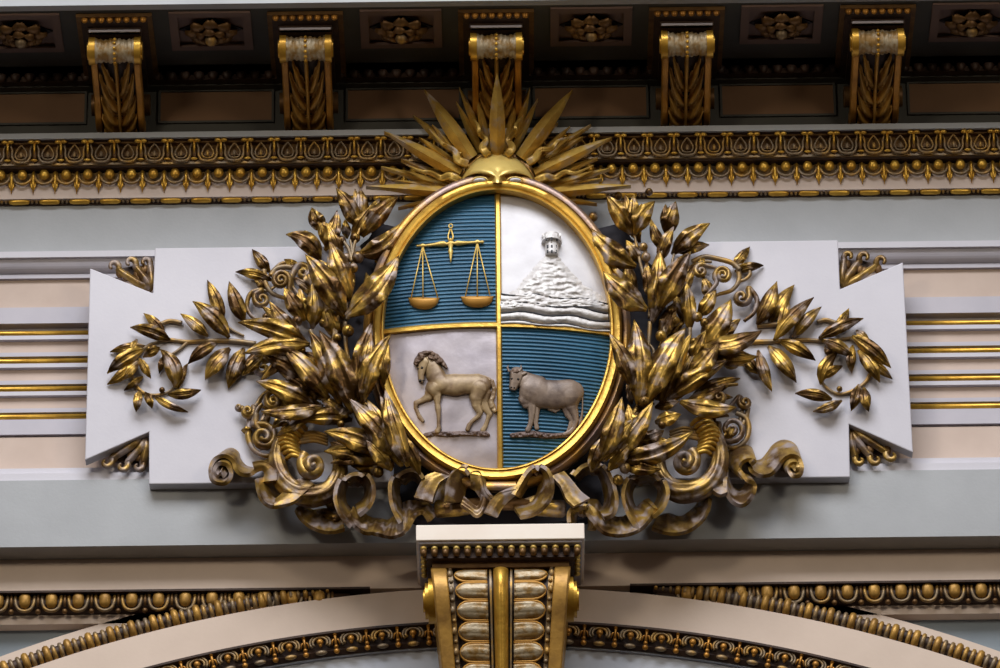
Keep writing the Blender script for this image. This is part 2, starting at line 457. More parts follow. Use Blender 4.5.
# motif: a pair of volutes over a heart-shaped leaf with a drop in it
mo = MB()
for sg in (-1, 1):
    C = curve([(0, -.016, -.058), (sg*.030, -.018, -.052), (sg*.046, -.018, -.022), (sg*.046, -.022, .012), (sg*.056, -.028, .040)], 5)
    mo.tube([tuple(p) for p in C], [.0075-.002*(i/len(C)) for i in range(len(C))], 6)
    C = curve([(0, -.020, -.042), (sg*.022, -.02, -.036), (sg*.029, -.02, -.010), (sg*.018, -.022, .018), (0, -.026, .04)], 5)
    mo.tube([tuple(p) for p in C], .0045, 6)
mo2 = MB()
for sg in (-1, 1): mo2.ball((sg*.015, -.05, .040), .0135, 8, 6, (1.3, .8, .75))
mo2.ball((0, -.03, -.055), .011, 8, 6, (1.7, .7, .6))
mo2.tube([(0, -.044, .036), (0, -.03, .0), (0, -.024, -.02)], [.008, .006, .002], 6)
mo3 = MB(); mo3.ball((0, -.014, -.018), .011, 10, 8, (.8, .8, 1.6))
mo4 = MB(); mo4.tube([(0, -.004, .05), (0, -.012, .0), (0, -.01, -.05)], [.004, .016, .006], 8)
per = 26.6*PXM*1.015
x0 = W(48, 147, .12).x
k0 = int((XL-x0)/per)
A = None; i = 0
for k in range(-9, 42):
    x = x0+per*k*1.0
    if x < XL or x > XR: continue
    if A is None:
        A = (local(mo, 'leaf_scroll', 'bronze_grey', par, (x, -.098, zA)), local(mo2, 'volute_bud', 'gilt_bright', par, (x+per/2, -.104, zA)), local(mo3, 'drop', 'bronze_grey', par, (x, -.11, zA)), local(mo4, 'heart', 'bronze', par, (x+per/2, -.095, zA)))
    else:
        clone(A[0], (x, -.098, zA), par); clone(A[1], (x+per/2, -.104, zA), par); clone(A[2], (x, -.11, zA), par); clone(A[3], (x+per/2, -.095, zA), par)
# eggs and darts
zE = zat(171, .05)
par = strempty('trim_14', (0, -.05, zE))
egg = MB(); egg.ball((0, -.028, .004), .026, 12, 10, (.95, .8, 1.1))
cupm = MB(); C = curve([(-.047, .0, .035), (-.046, -.014, .0), (-.032, -.02, -.033), (0, -.022, -.047), (.032, -.02, -.033), (.046, -.014, .0), (.047, 0, .035)], 6)
cupm.tube([tuple(p) for p in C], .0075, 6)
dart = MB(); dart.tube([(0, -.014, .034), (0, -.022, .0), (0, -.016, -.04), (0, -.006, -.095)], [.006, .009, .0085, .0015], 6)
for s in (-1, 1): dart.tube([(s*.012, -.012, -.03), (s*.009, -.012, -.055), (0, -.008, -.08)], [.005, .006, .002], 6)
per = 21.68*PXM*1.02; x0 = W(88, 171, .05).x; A = None
for k in range(-9, 52):
    x = x0+per*k
    if x < XL or x > XR: continue
    if A is None: A = (local(egg, 'egg', 'gilt_bright', par, (x, -.03, zE)), local(cupm, 'egg_cup', 'bronze_grey', par, (x, -.03, zE)), local(dart, 'dart', 'gilt_bright', par, (x+per/2, -.03, zE)))
    else:
        clone(A[0], (x, -.03, zE), par); clone(A[1], (x, -.03, zE), par); clone(A[2], (x+per/2, -.03, zE), par)
# bead and reel string
zB = zat(196.6, .02)
par = strempty('trim_15', (0, -.02, zB))
rod = MB(); rod.tube([(-.053, 0, 0), (-.047, 0, 0), (-.03, 0, 0), (.03, 0, 0), (.047, 0, 0), (.053, 0, 0)], [.006, .013, .0165, .0165, .013, .006], 10)
reel = MB(); reel.ball((0, 0, 0), .012, 8, 6, (.7, 1, 1)); 
per = 30.3*PXM*1.015; x0 = W(80, 200, .02).x; A = None
for k in range(-7, 34):
    x = x0+per*k
    if x < XL or x > XR: continue
    if A is None: A = (local(rod, 'rod', 'gilt_bright', par, (x, -.022, zB)), local(reel, 'reel', 'bronze_grey', par, (x+per/2-.011, -.022, zB)))
    else: clone(A[0], (x, -.022, zB), par); clone(A[1], (x+per/2-.011, -.022, zB), par)
    clone(A[1], (x+per/2+.011, -.022, zB), par)
mb = MB(); mb.tube([(XL, -.016, zB), (XR, -.016, zB)], .007, 6); mb.build('string', 'bronze_dark', par)

# ------------------------------------------------------------------ lower zone: cream wall, archivolt, spandrels
HA = -.08
o1 = [(21,663),(86,645.6),(150,620),(258,600),(634.5,587.5),(742,598),(836.6,613),(914,637),(1000,665)]
o2 = [(421,638),(301,645.5),(258,654),(215,663),(570,637),(656,642.5),(742,654),(811,667)]
rows = []; rhs = []
for k, L_ in enumerate((o1, o2)):
    for p in L_:
        q = W(p[0], p[1], HA); rows.append([2*q.x, 2*(q.z-Z0), 1 if k == 0 else 0, 1 if k == 1 else 0]); rhs.append(q.x**2+(q.z-Z0)**2)
sol = np.linalg.lstsq(np.array(rows), np.array(rhs), rcond=None)[0]
ACX = float(sol[0]); ACZ = float(sol[1])+Z0
RO = math.sqrt(sol[2]+sol[0]**2+sol[1]**2); RI = math.sqrt(sol[3]+sol[0]**2+sol[1]**2)
ZL = zat(587, HA)
mb = MB(); mb.box(XL, XR, .08, .45, ZL, Z_UNDER)
struct(mb.build('wall_front', 'plaster_cream', None, False))
mb = MB()
FACE_O = RO-.045; FACE_I = RI+.05
ang = [math.radians(90-38+76*i/160) for i in range(161)]
def ap(r, a, y, clip=True):
    x = ACX+r*math.cos(a); z = ACZ+r*math.sin(a)
    if clip: z = min(z, ZL)
    return Vector((x, y, z))
G = [[ap(FACE_O, a, .20), ap(FACE_O, a, .08), ap(FACE_I, a, .08), ap(FACE_I, a, .16), ap(FACE_I-.10, a, .16)] for a in ang]
mb.grid(G)
struct(autosmooth(mb.build('trim_16', 'plaster_cream')))
mb = MB(); G = [[ap(FACE_I-.10, a, .10), ap(FACE_I-.11, a, .10), ap(FACE_I-.11, a, .12), ap(FACE_I-.75, a, .12), ap(FACE_I-.75, a, .5)] for a in ang]
mb.grid(G); struct(autosmooth(mb.build('trim_17', 'plaster_paleblue')))
# spandrel ground
HSP = -.15
zs1 = zat(607, HSP); zs2 = zat(619, HSP)
mb = MB()
mb.box(XL, XR, .15, .45, zs2, ZL)   # cream strip under the egg row
# curved strip outside the roll
G = [[ap(RO-.06, a, .15), ap(RO+.10, a, .15), ap(RO+.10, a, .3)] for a in ang]
mb.grid(G); struct(autosmooth(mb.build('wall_spandrel', 'plaster_cream')))
mb = MB(); mb.box(XL, XR, .22, .4, zat(760, -.22), zs2); struct(mb.build('wall_panel', 'plaster_blue', None, False))
# fascia line above the egg row
mb = MB()
for sg in (-1, 1):
    xa = W(500+sg*130, 588, HA).x; xb = XL if sg < 0 else XR
    mb.box(min(xa, xb), max(xa, xb), .07, .15, zat(588, HA), zat(586, HA))
struct(mb.build('trim_18', 'bronze_dark', None, False))
# horizontal egg row of the spandrels
zq = zat(598, -.12)
for side, sg in (('left', -1), ('right', 1)):
    par = strempty('trim_19', (sg*2, .13, zq))
    mb = MB(); mb.tube([(sg*.75, .15, zq), (sg*3.3, .15, zq)], .052, 12); mb.build('bed', 'bronze_dark', par)
    e = MB(); e.tube([(0, -.040, .040), (0, -.046, .034), (0, -.052, .02), (0, -.052, -.015), (0, -.046, -.03), (0, -.04, -.036)], [.012, .024, .029, .028, .02, .008], 12, flat=.6); A = None
    u = MB(); C = curve([(-.046, -.03, .05), (-.046, -.048, .0), (-.032, -.048, -.04), (0, -.045, -.052), (.032, -.048, -.04), (.046, -.048, 0), (.046, -.03, .05)], 5); u.tube([tuple(p) for p in C], .009, 6)
    b = MB(); b.tube([(0, -.045, .04), (0, -.052, 0), (0, -.05, -.03)], [.006, .009, .006], 6); b.ball((0, -.045, -.055), .014, 8, 6)
    for k in range(0, 22):
        x = sg*(W(500+428, 604, -.12).x - 0 + .131*(k-13))
        if abs(x) > 3.2: break
        z = zq
        if math.hypot(x-ACX, z-ACZ) < RO-.03: continue
        if A is None: A = (local(e, 'egg', 'gilt_dull', par, (x, .145, z)), local(u, 'egg_cup', 'bronze_grey', par, (x, .145, z)), local(b, 'dart', 'bronze', par, (x+.0655, .145, z)))
        else:
            clone(A[0], (x, .145, z), par); clone(A[1], (x, .145, z), par); clone(A[2], (x+.0655, .145, z), par)
# roll of ribbed leaves on the outer circle
par = strempty('trim_20', (ACX, .1, ACZ+RO))
mb = MB(); aa = [a for a in ang if True]
def zlim(r, a): return ACZ+r*math.sin(a) < ZL-.0
vis = [a for a in ang if ACZ+(RO)*math.sin(a) < ZL-.004]
for part in ([a for a in vis if a < PI/2], [a for a in vis if a > PI/2]):
    mb = MB(); 
    mb.tube([ap(RO, a, .11, False) for a in part], [.024 if ACZ+(RO+.05)*math.sin(a) > ZL else .034 for a in part], 12)
    mb.build('bed', 'bronze_dark', par)
    da = .072/RO; a = part[0] if part[0] < PI/2 else part[-1]
    a0, a1 = min(part), max(part); k = 0; a = a0
    while a < a1:
        z = ACZ+RO*math.sin(a); room = max(0.12, min(1, (ZL-z)/.045))
        c = Vector((ACX+RO*math.cos(a), .11, z)); t = Vector((-math.sin(a), 0, math.cos(a))); nr = Vector((math.cos(a), 0, math.sin(a)))
        r_ = MB(); wd = .5 if k % 3 else .9
        pts = []
        for j in range(9):
            q = -1.15+2.3*j/8
            pts.append(c+nr*(.036*room*math.sin(q))+Vector((0, -.030*math.cos(q), 0)))
        r_.tube(pts, (.012 if k % 3 else .019)*(.35+.65*room), 8)
        if k < 110: r_.build('rib', ['gilt_dull', 'bronze_grey', 'bronze_grey'][k % 3], par)
        k += 1; a += da*.5
# inner band of the archivolt: palmette drops and beads
par = strempty('trim_21', (ACX, .05, ACZ+RI))
mb = MB(); G = [[ap(RI+.058, a, .085), ap(RI+.056, a, .045), ap(RI+.045, a, .045), ap(RI+.03, a, .075), ap(RI-.02, a, .085), ap(RI-.035, a, .075), ap(RI-.055, a, .09), ap(RI-.055, a, .16)] for a in ang]
mb.grid(G); autosmooth(mb.build('bed', 'bronze_dark', par))
def arcobj(proto, name, m, a, r, y, first):
    loc = (ACX+r*math.cos(a), y, ACZ+r*math.sin(a)); rot = (0, -(a-PI/2), 0)
    if first is None:
        o = local(proto, name, m, par, loc); o.rotation_euler = rot; return o
    clone(first, loc, par, None, rot); return first
dr = MB(); dr.ball((0, -.012, -.002), .017, 10, 8, (1, .8, 1)); dr.ball((0, -.01, -.015), .012, 8, 6, (.8, .8, 1.2))
cu = MB()
for rr_, th_ in ((.036, .007), (.05, .006)):
    cu.tube([(rr_*math.sin(q), -.008, rr_*math.cos(q)*.8-.004) for q in [-2.2+4.4*j/14 for j in range(15)]], th_, 6)
an = MB(); an.tube([(0, -.008, .034), (0, -.012, 0), (0, -.006, -.03)], [.010, .006, .009], 6); an.ball((0, -.012, .034), .012, 8, 6); an.ball((0, -.006, -.034), .011, 8, 6)
for s in (-1, 1): an.tube([(0, -.006, .01), (s*.014, -.008, .0), (s*.02, -.006, -.024)], [.004, .006, .003], 6)
be = MB(); be.ball((0, 0, 0), .015, 8, 6, (1.0, .8, 1)); ov = MB(); ov.ball((0, 0, 0), .015, 8, 6, (2.0, .8, .9))
F = [None]*5; da = .1515/RI; a = PI/2+da/2; 
for k in range(-19, 20):
    a = PI/2+da*(k+.5)
    F[0] = arcobj(dr, 'drop', 'gilt_orange', a, RI+.012, .07, F[0]); F[1] = arcobj(cu, 'drop_frame', 'bronze_grey', a, RI+.012, .07, F[1])
    F[2] = arcobj(an, 'palmette', 'gilt_orange', a+da/2, RI+.012, .07, F[2])
    F[3] = arcobj(ov, 'oval_bead', 'bronze_grey', a, RI-.043, .07, F[3]); F[4] = arcobj(be, 'round_bead', 'gilt_orange', a+da/2, RI-.043, .07, F[4])

# ------------------------------------------------------------------ keystone console
kc = W(500, 560, .3)
key = thing('keystone_console', (kc.x, .08, kc.z), 'large cream and gold scrolled keystone bracket crowning the arch below the ribbon', 'keystone')
HK = .42
xa, xb = W(416, 532, HK).x, W(584.5, 532, HK).x
zt, zb = zat(524, HK), zat(539.5, HK)
mb = MB(); mb.box(xa, xb, -HK, .079, zb, zt, 0)
z2 = zat(543, HK-.015); mb.box(xa+.012, xb-.012, -HK+.015, .079, z2, zb, 1)
o = mb.build('cap', None, key, False, ['cap_cream', 'plaster_lilac'])
bv = o.modifiers.new('bev', 'BEVEL'); bv.width = .004; bv.segments = 2
z3 = zat(558, HK-.06)
mb = MB(); mb.box(xa+.05, xb-.05, -HK+.055, .079, z3, z2, 0); z4 = z3-.03
mb.box(xa+.075, xb-.075, -HK+.10, .079, z4, z3, 1)
mb.build('neck', None, key, False, ['bronze_dark', 'bronze'])
nE = 15
for j in range(nE):
    x = xa+.035+(xb-xa-.07)*j/(nE-1); e = MB(); e.ball((x, -HK+.035, z2-.016), .0165, 10, 8, (1, 1, .8)); e.build('egg', 'gilt_pale', key)
    e = MB(); e.tube([(x, -HK+.04, z2-.02), (x, -HK+.048, z2-.05), (x, -HK+.06, z3+.01)], [.018, .014, .006], 8); e.build('tongue', 'bronze', key)
for sx in (xa+.035, xb-.035):
    for j in range(1, 7):
        e = MB(); e.ball((sx, -HK+.035+j*.05, z2-.016), .0165, 10, 8, (1, 1, .8)); e.build('egg', 'gilt_pale', key)
# body profile (z from neck down), h of the front face
kp = curve([(z4+.02, .27), (z4-.03, .335), (z4-.10, .375), (z4-.19, .375), (z4-.33, .33), (z4-.5, .28), (z4-.75, .22), (z4-1.0, .2)], 8)
kx0 = (xa+xb)/2
def kh(z):
    for i in range(len(kp)-1):
        if kp[i][0] >= z >= kp[i+1][0]:
            t = (kp[i][0]-z)/(kp[i][0]-kp[i+1][0]+1e-9); return kp[i][1]*(1-t)+kp[i+1][1]*t
    return kp[0][1] if z > kp[0][0] else kp[-1][1]
def taper(z): return 1-.16*max(0, min(1, (z4-z)/.55))
zk1 = z4-.95; NZ = 60
zz = [z4+.01-(z4+.01-zk1)*i/NZ for i in range(NZ+1)]
def strip(xs, m, name, parent=key):
    """xs: list of (x fraction offset from centre, extra lift)"""
    mb = MB(); G = []
    for z in zz:
        h = kh(z); s = taper(z); G.append([Vector((kx0+x*s, -(h+l) if l is not None else .079, z)) for x, l in xs])
    mb.grid(G); return autosmooth(mb.build(name, m, parent))
strip([(-.30, None), (-.30, -.03), (.30, -.03), (.30, None)], 'bronze_dark', 'body')
for s in (-1, 1):
    strip([(s*q, l) for q, l in ((.262, -.04), (.262, .018), (.268, .024), (.330, .024), (.338, .016), (.338, None))], 'gilt_dull', 'side_band')
    strip([(s*q, l) for q, l in ((.046, -.03), (.046, .002), (.056, .002), (.056, -.03))], 'bronze_grey', 'fillet')
    strip([(s*q, l) for q, l in ((.235, -.03), (.235, .0), (.258, .0), (.258, -.03))], 'bronze_grey', 'fillet')
G = []
mb = MB()
for z in zz:
    h = kh(z); s = taper(z); ext = .03 if z < z4-.03 else .03*max(0, (z4+.01-z)/.04)
    G.append([Vector((kx0+.038*s*math.cos(PI*k/12), -(h-.01+(ext+.03)*math.sin(PI*k/12)), z)) for k in range(13)])
mb.grid(G); mb.build('centre_rib', 'gilt_bright', key)
for s in (-1, 1):
    z = z4-.005; k = 0
    while z > z4-.85:
        hgt = .096
        for part in (0,):
            G = []; cx0 = .066; cx1 = .222
            for i in range(13):
                u = i/12; row = []
                # outer end rounded, inner end plain
                xx = cx0+(cx1-cx0)*u
                half = hgt*.46*(math.sqrt(max(.02, 1-max(0, (u-.62)/.38)**2)))
                for j in range(9):
                    v = -1+j/4
                    zc_ = z-hgt/2+v*half+.012*math.sin(u*PI)*(1 if k == 0 else .4)
                    l = .028*(1-abs(v)**3.2)+.009*math.cos(v*PI*3)*(.3+.7*(1-u))
                    row.append(Vector((kx0+s*xx*taper(z), -(kh(zc_)-.02+l), zc_)))
                G.append(row)
            m_ = MB(); m_.grid(G, closed_back=(0, .015, 0)); m_.build('scale_leaf', 'silver_leaf', key)
            rim = []
            for j in range(-6, 25):
                pass
            pts = []
            for q in range(25):
                if q < 8: u = q/8*.62; v = 1
                elif q <= 16: a = PI/2-PI*(q-8)/8; u = .62+.38*math.cos(a); v = math.sin(a)
                else: u = .62*(1-(q-16)/8); v = -1
                zc_ = z-hgt/2+v*hgt*.46
                pts.append(Vector((kx0+s*(cx0+(cx1-cx0)*u)*taper(z), -(kh(zc_)-.008), zc_)))
            m_ = MB(); m_.tube(pts, .006, 6); m_.build('leaf_rim', 'gilt_pan', key)
        b = MB(); b.ball((kx0+s*.246*taper(z), -(kh(z-hgt/2)+.005), z-hgt/2), .017, 8, 6, (.8, .8, 1.2)); b.ball((kx0+s*.246*taper(z), -(kh(z)+.002), z), .011, 8, 6); b.build('bead', 'bronze_grey', key)
        z -= hgt; k += 1
    # boss at the eye of the side volute
    b = MB(); zc_ = zat(595, .28); hb = .22
    for x0_, x1_, r_ in ((.31, .35, .11), (.35, .366, .088), (.366, .376, .055)):
        b.tube([(kx0+s*x0_, -hb, zc_), (kx0+s*x1_, -hb, zc_)], r_, 28, True, nrm=(0, 0, 1))
    autosmooth(b.build('side_boss', 'gilt_bright', key))

# ------------------------------------------------------------------ white plaque
HP = .135
pl = [(155,248),(838,240),(840,289),(903,262),(913,452.5),(849,424),(850,477),(149,484),(149,432),(85,460),(90,268),(153,293)]
mb = MB(); mb.prism([W(x, y, HP) for x, y in pl], (0, .069, 0))
plq = mb.build('plaque', 'plaster_white', None, False)
bv = plq.modifiers.new('bev', 'BEVEL'); bv.width = .005; bv.segments = 2
plq['label'] = 'large white wall plaque with notched ends behind the coat of arms'; plq['category'] = 'plaque'
# hidden blocking that carries the plaque off the recessed wall
xs = (W(158, 300, 0).x, W(836, 300, 0).x)
mb = MB(); mb.box(xs[0], xs[1], -.066, .0, zat(461, .04), zat(276, .04)); o = mb.build('backing', 'plaster_white', plq, False)

# corner ornaments in the notches
def corner(base, curls, label, flip):
    b0 = W(base[0], base[1], .06); root = thing('scroll_ornament', (b0.x, 0, b0.z), label, 'ornament', 'gilded corner ornaments in the plaque notches')
    for (cx_, cy_, r, dirn) in curls:
        pts = []
        # curl end: spiral round its centre, then run down to the base
        for i in range(22):
            t = i/21; a = dirn[0]+dirn[1]*(1-t)*4.6; rad = r*(.25+.75*t); pts.append((cx_+rad*math.cos(a), cy_+rad*math.sin(a), .10-.02*t))
        ex, ey = pts[-1][0], pts[-1][1]
        mid = ((ex+base[0])/2+dirn[2]*5, (ey+base[1])/2+(4 if not flip else -3), .095)
        C = curve([pts[-2], pts[-1], mid, (base[0], base[1], .07)], 7)[7:]
        P = [W(p[0], p[1], p[2]) for p in pts]+[W(*p) for p in C]
        k = len(P); m_ = MB(); m_.tube(P, [(.007+.0085*min(1, i/18)+.004*max(0, min(1, (i-20)/10))) for i in range(k)], 12, flut=4, twist=.25, fa=.15)
        m_.build('frond', 'gilt_ribbon', root)
    g_ = MB(); tri = [(base[0], base[1])]+[(c[0]*.9+base[0]*.1, c[1]*.9+base[1]*.1) for c in curls]; g_.prism([W(x, y, .055) for x, y in tri], (0, .02, 0)); g_.build('ground', 'bronze_dark', root, False)  # dark triangle added as the shade of the recess behind the fronds
    for q in range(7):
        c = curls[q % 3]; fx = base[0]+(c[0]-base[0])*(.3+.09*q)+1.5*(-1)**q; fy = base[1]+(c[1]-base[1])*(.3+.08*q)+1.2*(-1)**q
        m_ = MB(); m_.ball(W(fx, fy, .075), .022, 10, 8, (1, .7, 1.3)); m_.build('lobe', 'bronze', root)
    m_ = MB(); m_.ball(W(base[0], base[1]-(4 if not flip else -4), .07), .03, 10, 8, (1, .7, 1.6)); m_.build('base_leaf', 'gilt_ribbon', root)
    return root
corner((148, 289), [(113, 267, 6.5, (.5, -1, 1)), (130, 263.5, 6.5, (.5, -1, 1)), (145, 263, 5.5, (.5, -1, .5))], 'small gilded scroll ornament in the upper left notch of the white plaque', False)
corner((845, 286), [(882, 262, 6.5, (2.6, 1, -1)), (865, 258, 6.5, (2.6, 1, -1)), (849, 257, 5.5, (2.6, 1, -.5))], 'small gilded scroll ornament in the upper right notch of the white plaque', False)
corner((145, 437), [(106, 462, 6.5, (-.5, 1, 1)), (122, 465.5, 6.5, (-.5, 1, 1)), (138, 466, 5.5, (-.5, 1, .5))], 'small gilded scroll ornament in the lower left notch of the white plaque', True)
corner((853, 430), [(892, 455, 6.5, (3.6, -1, -1)), (876, 459, 6.5, (3.6, -1, -1)), (860, 460, 5.5, (3.6, -1, -.5))], 'small gilded scroll ornament in the lower right notch of the white plaque', True)

# ------------------------------------------------------------------ oval shield
EX, EY, EA, EB = 497.2, 332.0, 113.5, 138.0
def HS(px, py):
    r2 = min(1.1, ((px-EX)/EA)**2+((py-EY)/EB)**2)
    return .275+.085*(1-r2)
sh_loc = W(497, 332, .12)
shield = thing('coat_of_arms', sh_loc, 'oval quartered shield in blue and silver with a gilded frame, at the centre', 'shield')
def ring(secs, name, m, n=128, wob=0):
    mb = MB(); G = []
    for i in range(n+1):
        a = 2*PI*i/n
        G.append([W(EX+(EA+o)*math.cos(a), EY+.6+(EB+.8+o)*math.sin(a)-(max(h, .25)-.275)*48, h) for o, h in secs])
    mb.grid(G); return autosmooth(mb.build(name, m, shield), 50)
ring([(-1, .25), (-.5, .33), (.6, .35), (2.0, .352), (2.8, .342), (4.5, .350), (9, .354), (10.5, .345), (11.5, .30), (11.7, .25)], 'frame', 'gilt_frame')
ring([(11, .2), (11.5, .30), (13, .316), (16, .320), (18.5, .310), (20, .285), (20.5, .2), (20.5, .12)], 'outer_rim', 'gilt_rim')
def kx(x): return 8.0*((x-500)/113)**2+.010*(x-500)
def xc(py): return 497.6+(py-190)*.010
def yb(x): return 324.8+kx(x)
def field(v0, v1, side, name, m, rows, ridge, extra=None):
    G = []
    for i in range(rows+1):
        v = v0+(v1-v0)*i/rows
        xe = EX
        for _ in range(12):
            py = v+kx(xe); q = 1-((py-EY)/(EB+1))**2; xe = .5*xe+.5*(EX+side*(EA+1)*math.sqrt(max(q, .0)))
        row = []
        for j in range(25):
            x = xc(v)+(xe-xc(v))*j/24; py = v+kx(x)
            d = ridge(v) if ridge else 0
            row.append(W(x, py, HS(x, py)+d+(extra(x, py) if extra else 0)))
        G.append(row)
    mb = MB(); mb.grid(G); return mb.build(name, m, shield)
def ridges(v):
    t = (v/3.72) % 1.0
    return .0095*(abs(math.sin(PI*t)))**.75
from mathutils import noise
def dent(x, y): return .006*noise.noise(Vector((x*.045, y*.05, 3)))
field(194.2, 324.8, -1, 'blue_quarter', 'field_blue', 280, ridges)['label'] = 'upper blue quarter with raised horizontal lines'
field(194.2, 324.8, 1, 'silver_quarter', 'field_silver', 70, None, dent)
field(324.8, 469.8, -1, 'pewter_quarter', 'field_pewter', 70, None, dent)
field(324.8, 469.8, 1, 'blue_quarter', 'field_blue', 310, ridges)['label'] = 'lower blue quarter with raised horizontal lines'
def bar(pts, w, name, horiz):
    G = []
    for x, y in pts:
        h = HS(x, y)
        row = []
        for o, l in ((-1, -.005), (-1, .010), (-.62, .018), (-.5, .024), (.5, .024), (.62, .018), (1, .010), (1, -.005)):
            row.append(W(x+(0 if horiz else o*w), y+(o*w if horiz else 0), h+l))
        G.append(row)
    mb = MB(); mb.grid(G); return autosmooth(mb.build(name, 'gilt_frame', shield))
bar([(xc(y), y) for y in np.linspace(192, 472, 40)], 3.0, 'dividing_bar', False)
bar([(x, yb(x)) for x in np.linspace(384, 612, 40)], 3.0, 'dividing_bar', True)
bm = MB(); bm.prism([W(x, y, .150) for x, y in ((394,462),(393,492),(398,510),(420,520),(460,524),(540,524),(582,519),(606,508),(611,490),(609,460),(560,455),(440,455))], (0, .08, 0)); bm.build('back_board', 'hollow_dark', shield, False)  # near-black board added for the deep shade between the ribbon bands
# little moulded tablet under the frame
mb = MB(); G = [[W(x, y, h) for y, h in ((481, .30), (482, .345), (485, .35), (489, .35), (490.5, .34), (490.5, .28))] for x in (484, 486, 500, 514, 516)]
mb.grid(G); mb.build('foot_tablet', 'gilt_rim', shield)

def Q(px, py, l=0.0): return W(px, py, HS(px, py)+l)
# scales of justice
def cr(ox, oy, k, L_): return [(ox+x*k, oy+y*k) for x, y in L_]
sc = MB()
L_ = [(175,240,3),(185,240,6),(200,238,5),(218,240,13),(236,238,6),(290,232,8),(340,226,14),(360,226,15),(378,228,7),(404,224,15),(430,222,7),(450,222,15),(470,222,12),(520,219,7),(565,216,7),(582,215,14),(600,214,6),(618,214,9),(627,214,3)]
sc.tube([Q(390+x*.15, 210+y*.15, .022) for x, y, r in L_], [max(r, 4)*.15/200*1.35 for x, y, r in L_], 10)
sc.tube([Q(390+x*.15, 210+y*.15, .024) for x, y, r in [(404,225,14),(404,262,14),(404,275,15),(405,290,10),(405,320,6),(405,352,2)]], [r*.15/200*1.3 for r in (14,8,14,10,6,2)], 10)
beam = sc.build('scale_beam', 'gilt_pale', shield)
fn_ = MB()
for s in (-1, 1):
    fn_.tube([Q(390+(404+s*x)*.15, 210+y*.15, .024) for x, y in ((10,205),(15,190),(17,175),(10,150),(4,128))], .0042, 8)
fn_.tube([Q(390+(405+13*math.cos(a))*.15, 210+(107+13*math.sin(a))*.15, .024) for a in [2*PI*i/12 for i in range(13)]], .0032, 8)
fn_.ball(Q(390+404*.15, 210+200*.15, .024), .010, 10, 8)
fn_.build('finial', 'gilt_pale', beam)
for (ax, ay), cords, (px0, px1, py0, dp) in (((218,240), ((140,588),(220,590),(318,582)), (120,331,585,78)), ((582,215), ((503,572),(582,575),(666,566)), (470,692,575,76))):
    for c in cords:
        m_ = MB(); m_.tube([Q(390+ax*.15, 210+ay*.15, .024), Q(390+c[0]*.15, 210+c[1]*.15, .03)], .0036, 6); m_.build('cord', 'gilt_pale', shield)
    G = []
    cx_, rx_ = (px0+px1)/2, (px1-px0)/2
    for i in range(17):
        u = -1+i/8; row = []
        for j in range(9):
            v = j/8; yy = py0+dp*math.sqrt(max(0, 1-abs(u)**2.3))*v
            l = .012+.035*math.sqrt(max(0, 1-u*u))*math.cos(v*PI/2*.98)**.6
            if j == 0: l = .0
            row.append(Q(390+(cx_+u*rx_)*.15, 210+(yy if j else py0-4*math.sqrt(max(0,1-u*u)))*.15, l))
        G.append(row)
    m_ = MB(); m_.grid(G); m_.build('scale_pan', 'gilt_pan', shield)

# hill, fortress and sea
def hillline(x):
    P = [(500,297),(506,294),(517,287),(530,272),(542,258),(547,254),(556,254),(560,258),(572,272),(585,285),(598,293),(612,302)]
    for (a, b), (c, d) in zip(P, P[1:]):
        if a <= x <= c: return b+(d-b)*(x-a)/(c-a)
    return 302
G = []
for i in range(60):
    row = []
    y = 250+i*.95
    for j in range(110):
        x = 500+j
        d = (y-hillline(x))*.7
        f1 = noise.noise(Vector((x*.10, y*.30, 0))); f2 = noise.noise(Vector((x*.25, y*.55, 5)))
        l = -.012+min(.042, max(0, d+2)*.0055)+(.010*f1+.006*f2)*(1 if d > 0 else .2)
        xe = EX+(EA-1)*math.sqrt(max(0, 1-((y-EY)/EB)**2))
        if x > xe: l = -.03
        row.append(Q(x, y, l))
    G.append(row)
mb = MB(); mb.grid(G); hill = mb.build('hill', 'relief_silver', shield)
waves = [(293.5, 302.5), (302, 312), (311.5, 321), (320.5, 330)]
def wl(k, x):
    a, b = waves[k]; t = (x-502)/106; return a+(b-a)*t*t*.6+(b-a)*t*.4+1.3*math.sin((x-500)*.13+k*.8)
xs_ = np.linspace(501, 610, 56)
for k in range(4):
    G = []
    for x in xs_:
        y0 = wl(k, x); y1 = (wl(k+1, x) if k < 3 else yb(x))
        row = []
        for j in range(7):
            t = j/6; y = min(y0+(y1-y0)*t, yb(x)+1)
            row.append(Q(x, y, .010+.022*math.sin(PI*min(1, t*.85+.15))+.006*noise.noise(Vector((x*.2, y*.4, 9)))))
        G.append(row)
    # keep inside the oval
    Gc = [r for r, x in zip(G, xs_) if x < EX+(EA)*math.sqrt(max(0, 1-((wl(k, x)-EY)/EB)**2))]
    m_ = MB(); m_.grid(Gc); m_.build('wave', 'relief_silver', shield)
    m_ = MB(); m_.tube([Q(x, wl(k, x)+.2, .026) for x in xs_ if x < EX+(EA)*math.sqrt(max(0, 1-((wl(k, x)-EY)/EB)**2))], .0042, 6); m_.build('wave_line', 'groove_dark', shield)
tw = MB()
def cyl(x, y0, y1, r, l, mi=0):
    tw.tube([Q(x, y0, l), Q(x, y1, l)], r, 20, True)
cyl(551.5, 236.5, 242.5, .046, .015); cyl(551.8, 242.5, 255, .033, .015); cyl(551.6, 241.6, 243.2, .051, .015)
for k in range(7):
    a = PI*(k/6)+PI; p = Q(551.5, 235.6, .015+.043*abs(math.sin(a))); p.x += .042*math.cos(a); tw.box(p.x-.006, p.x+.006, p.y-.006, p.y+.006, p.z-.010, p.z+.010)
tower = autosmooth(tw.build('fortress_tower', 'relief_silver', shield))
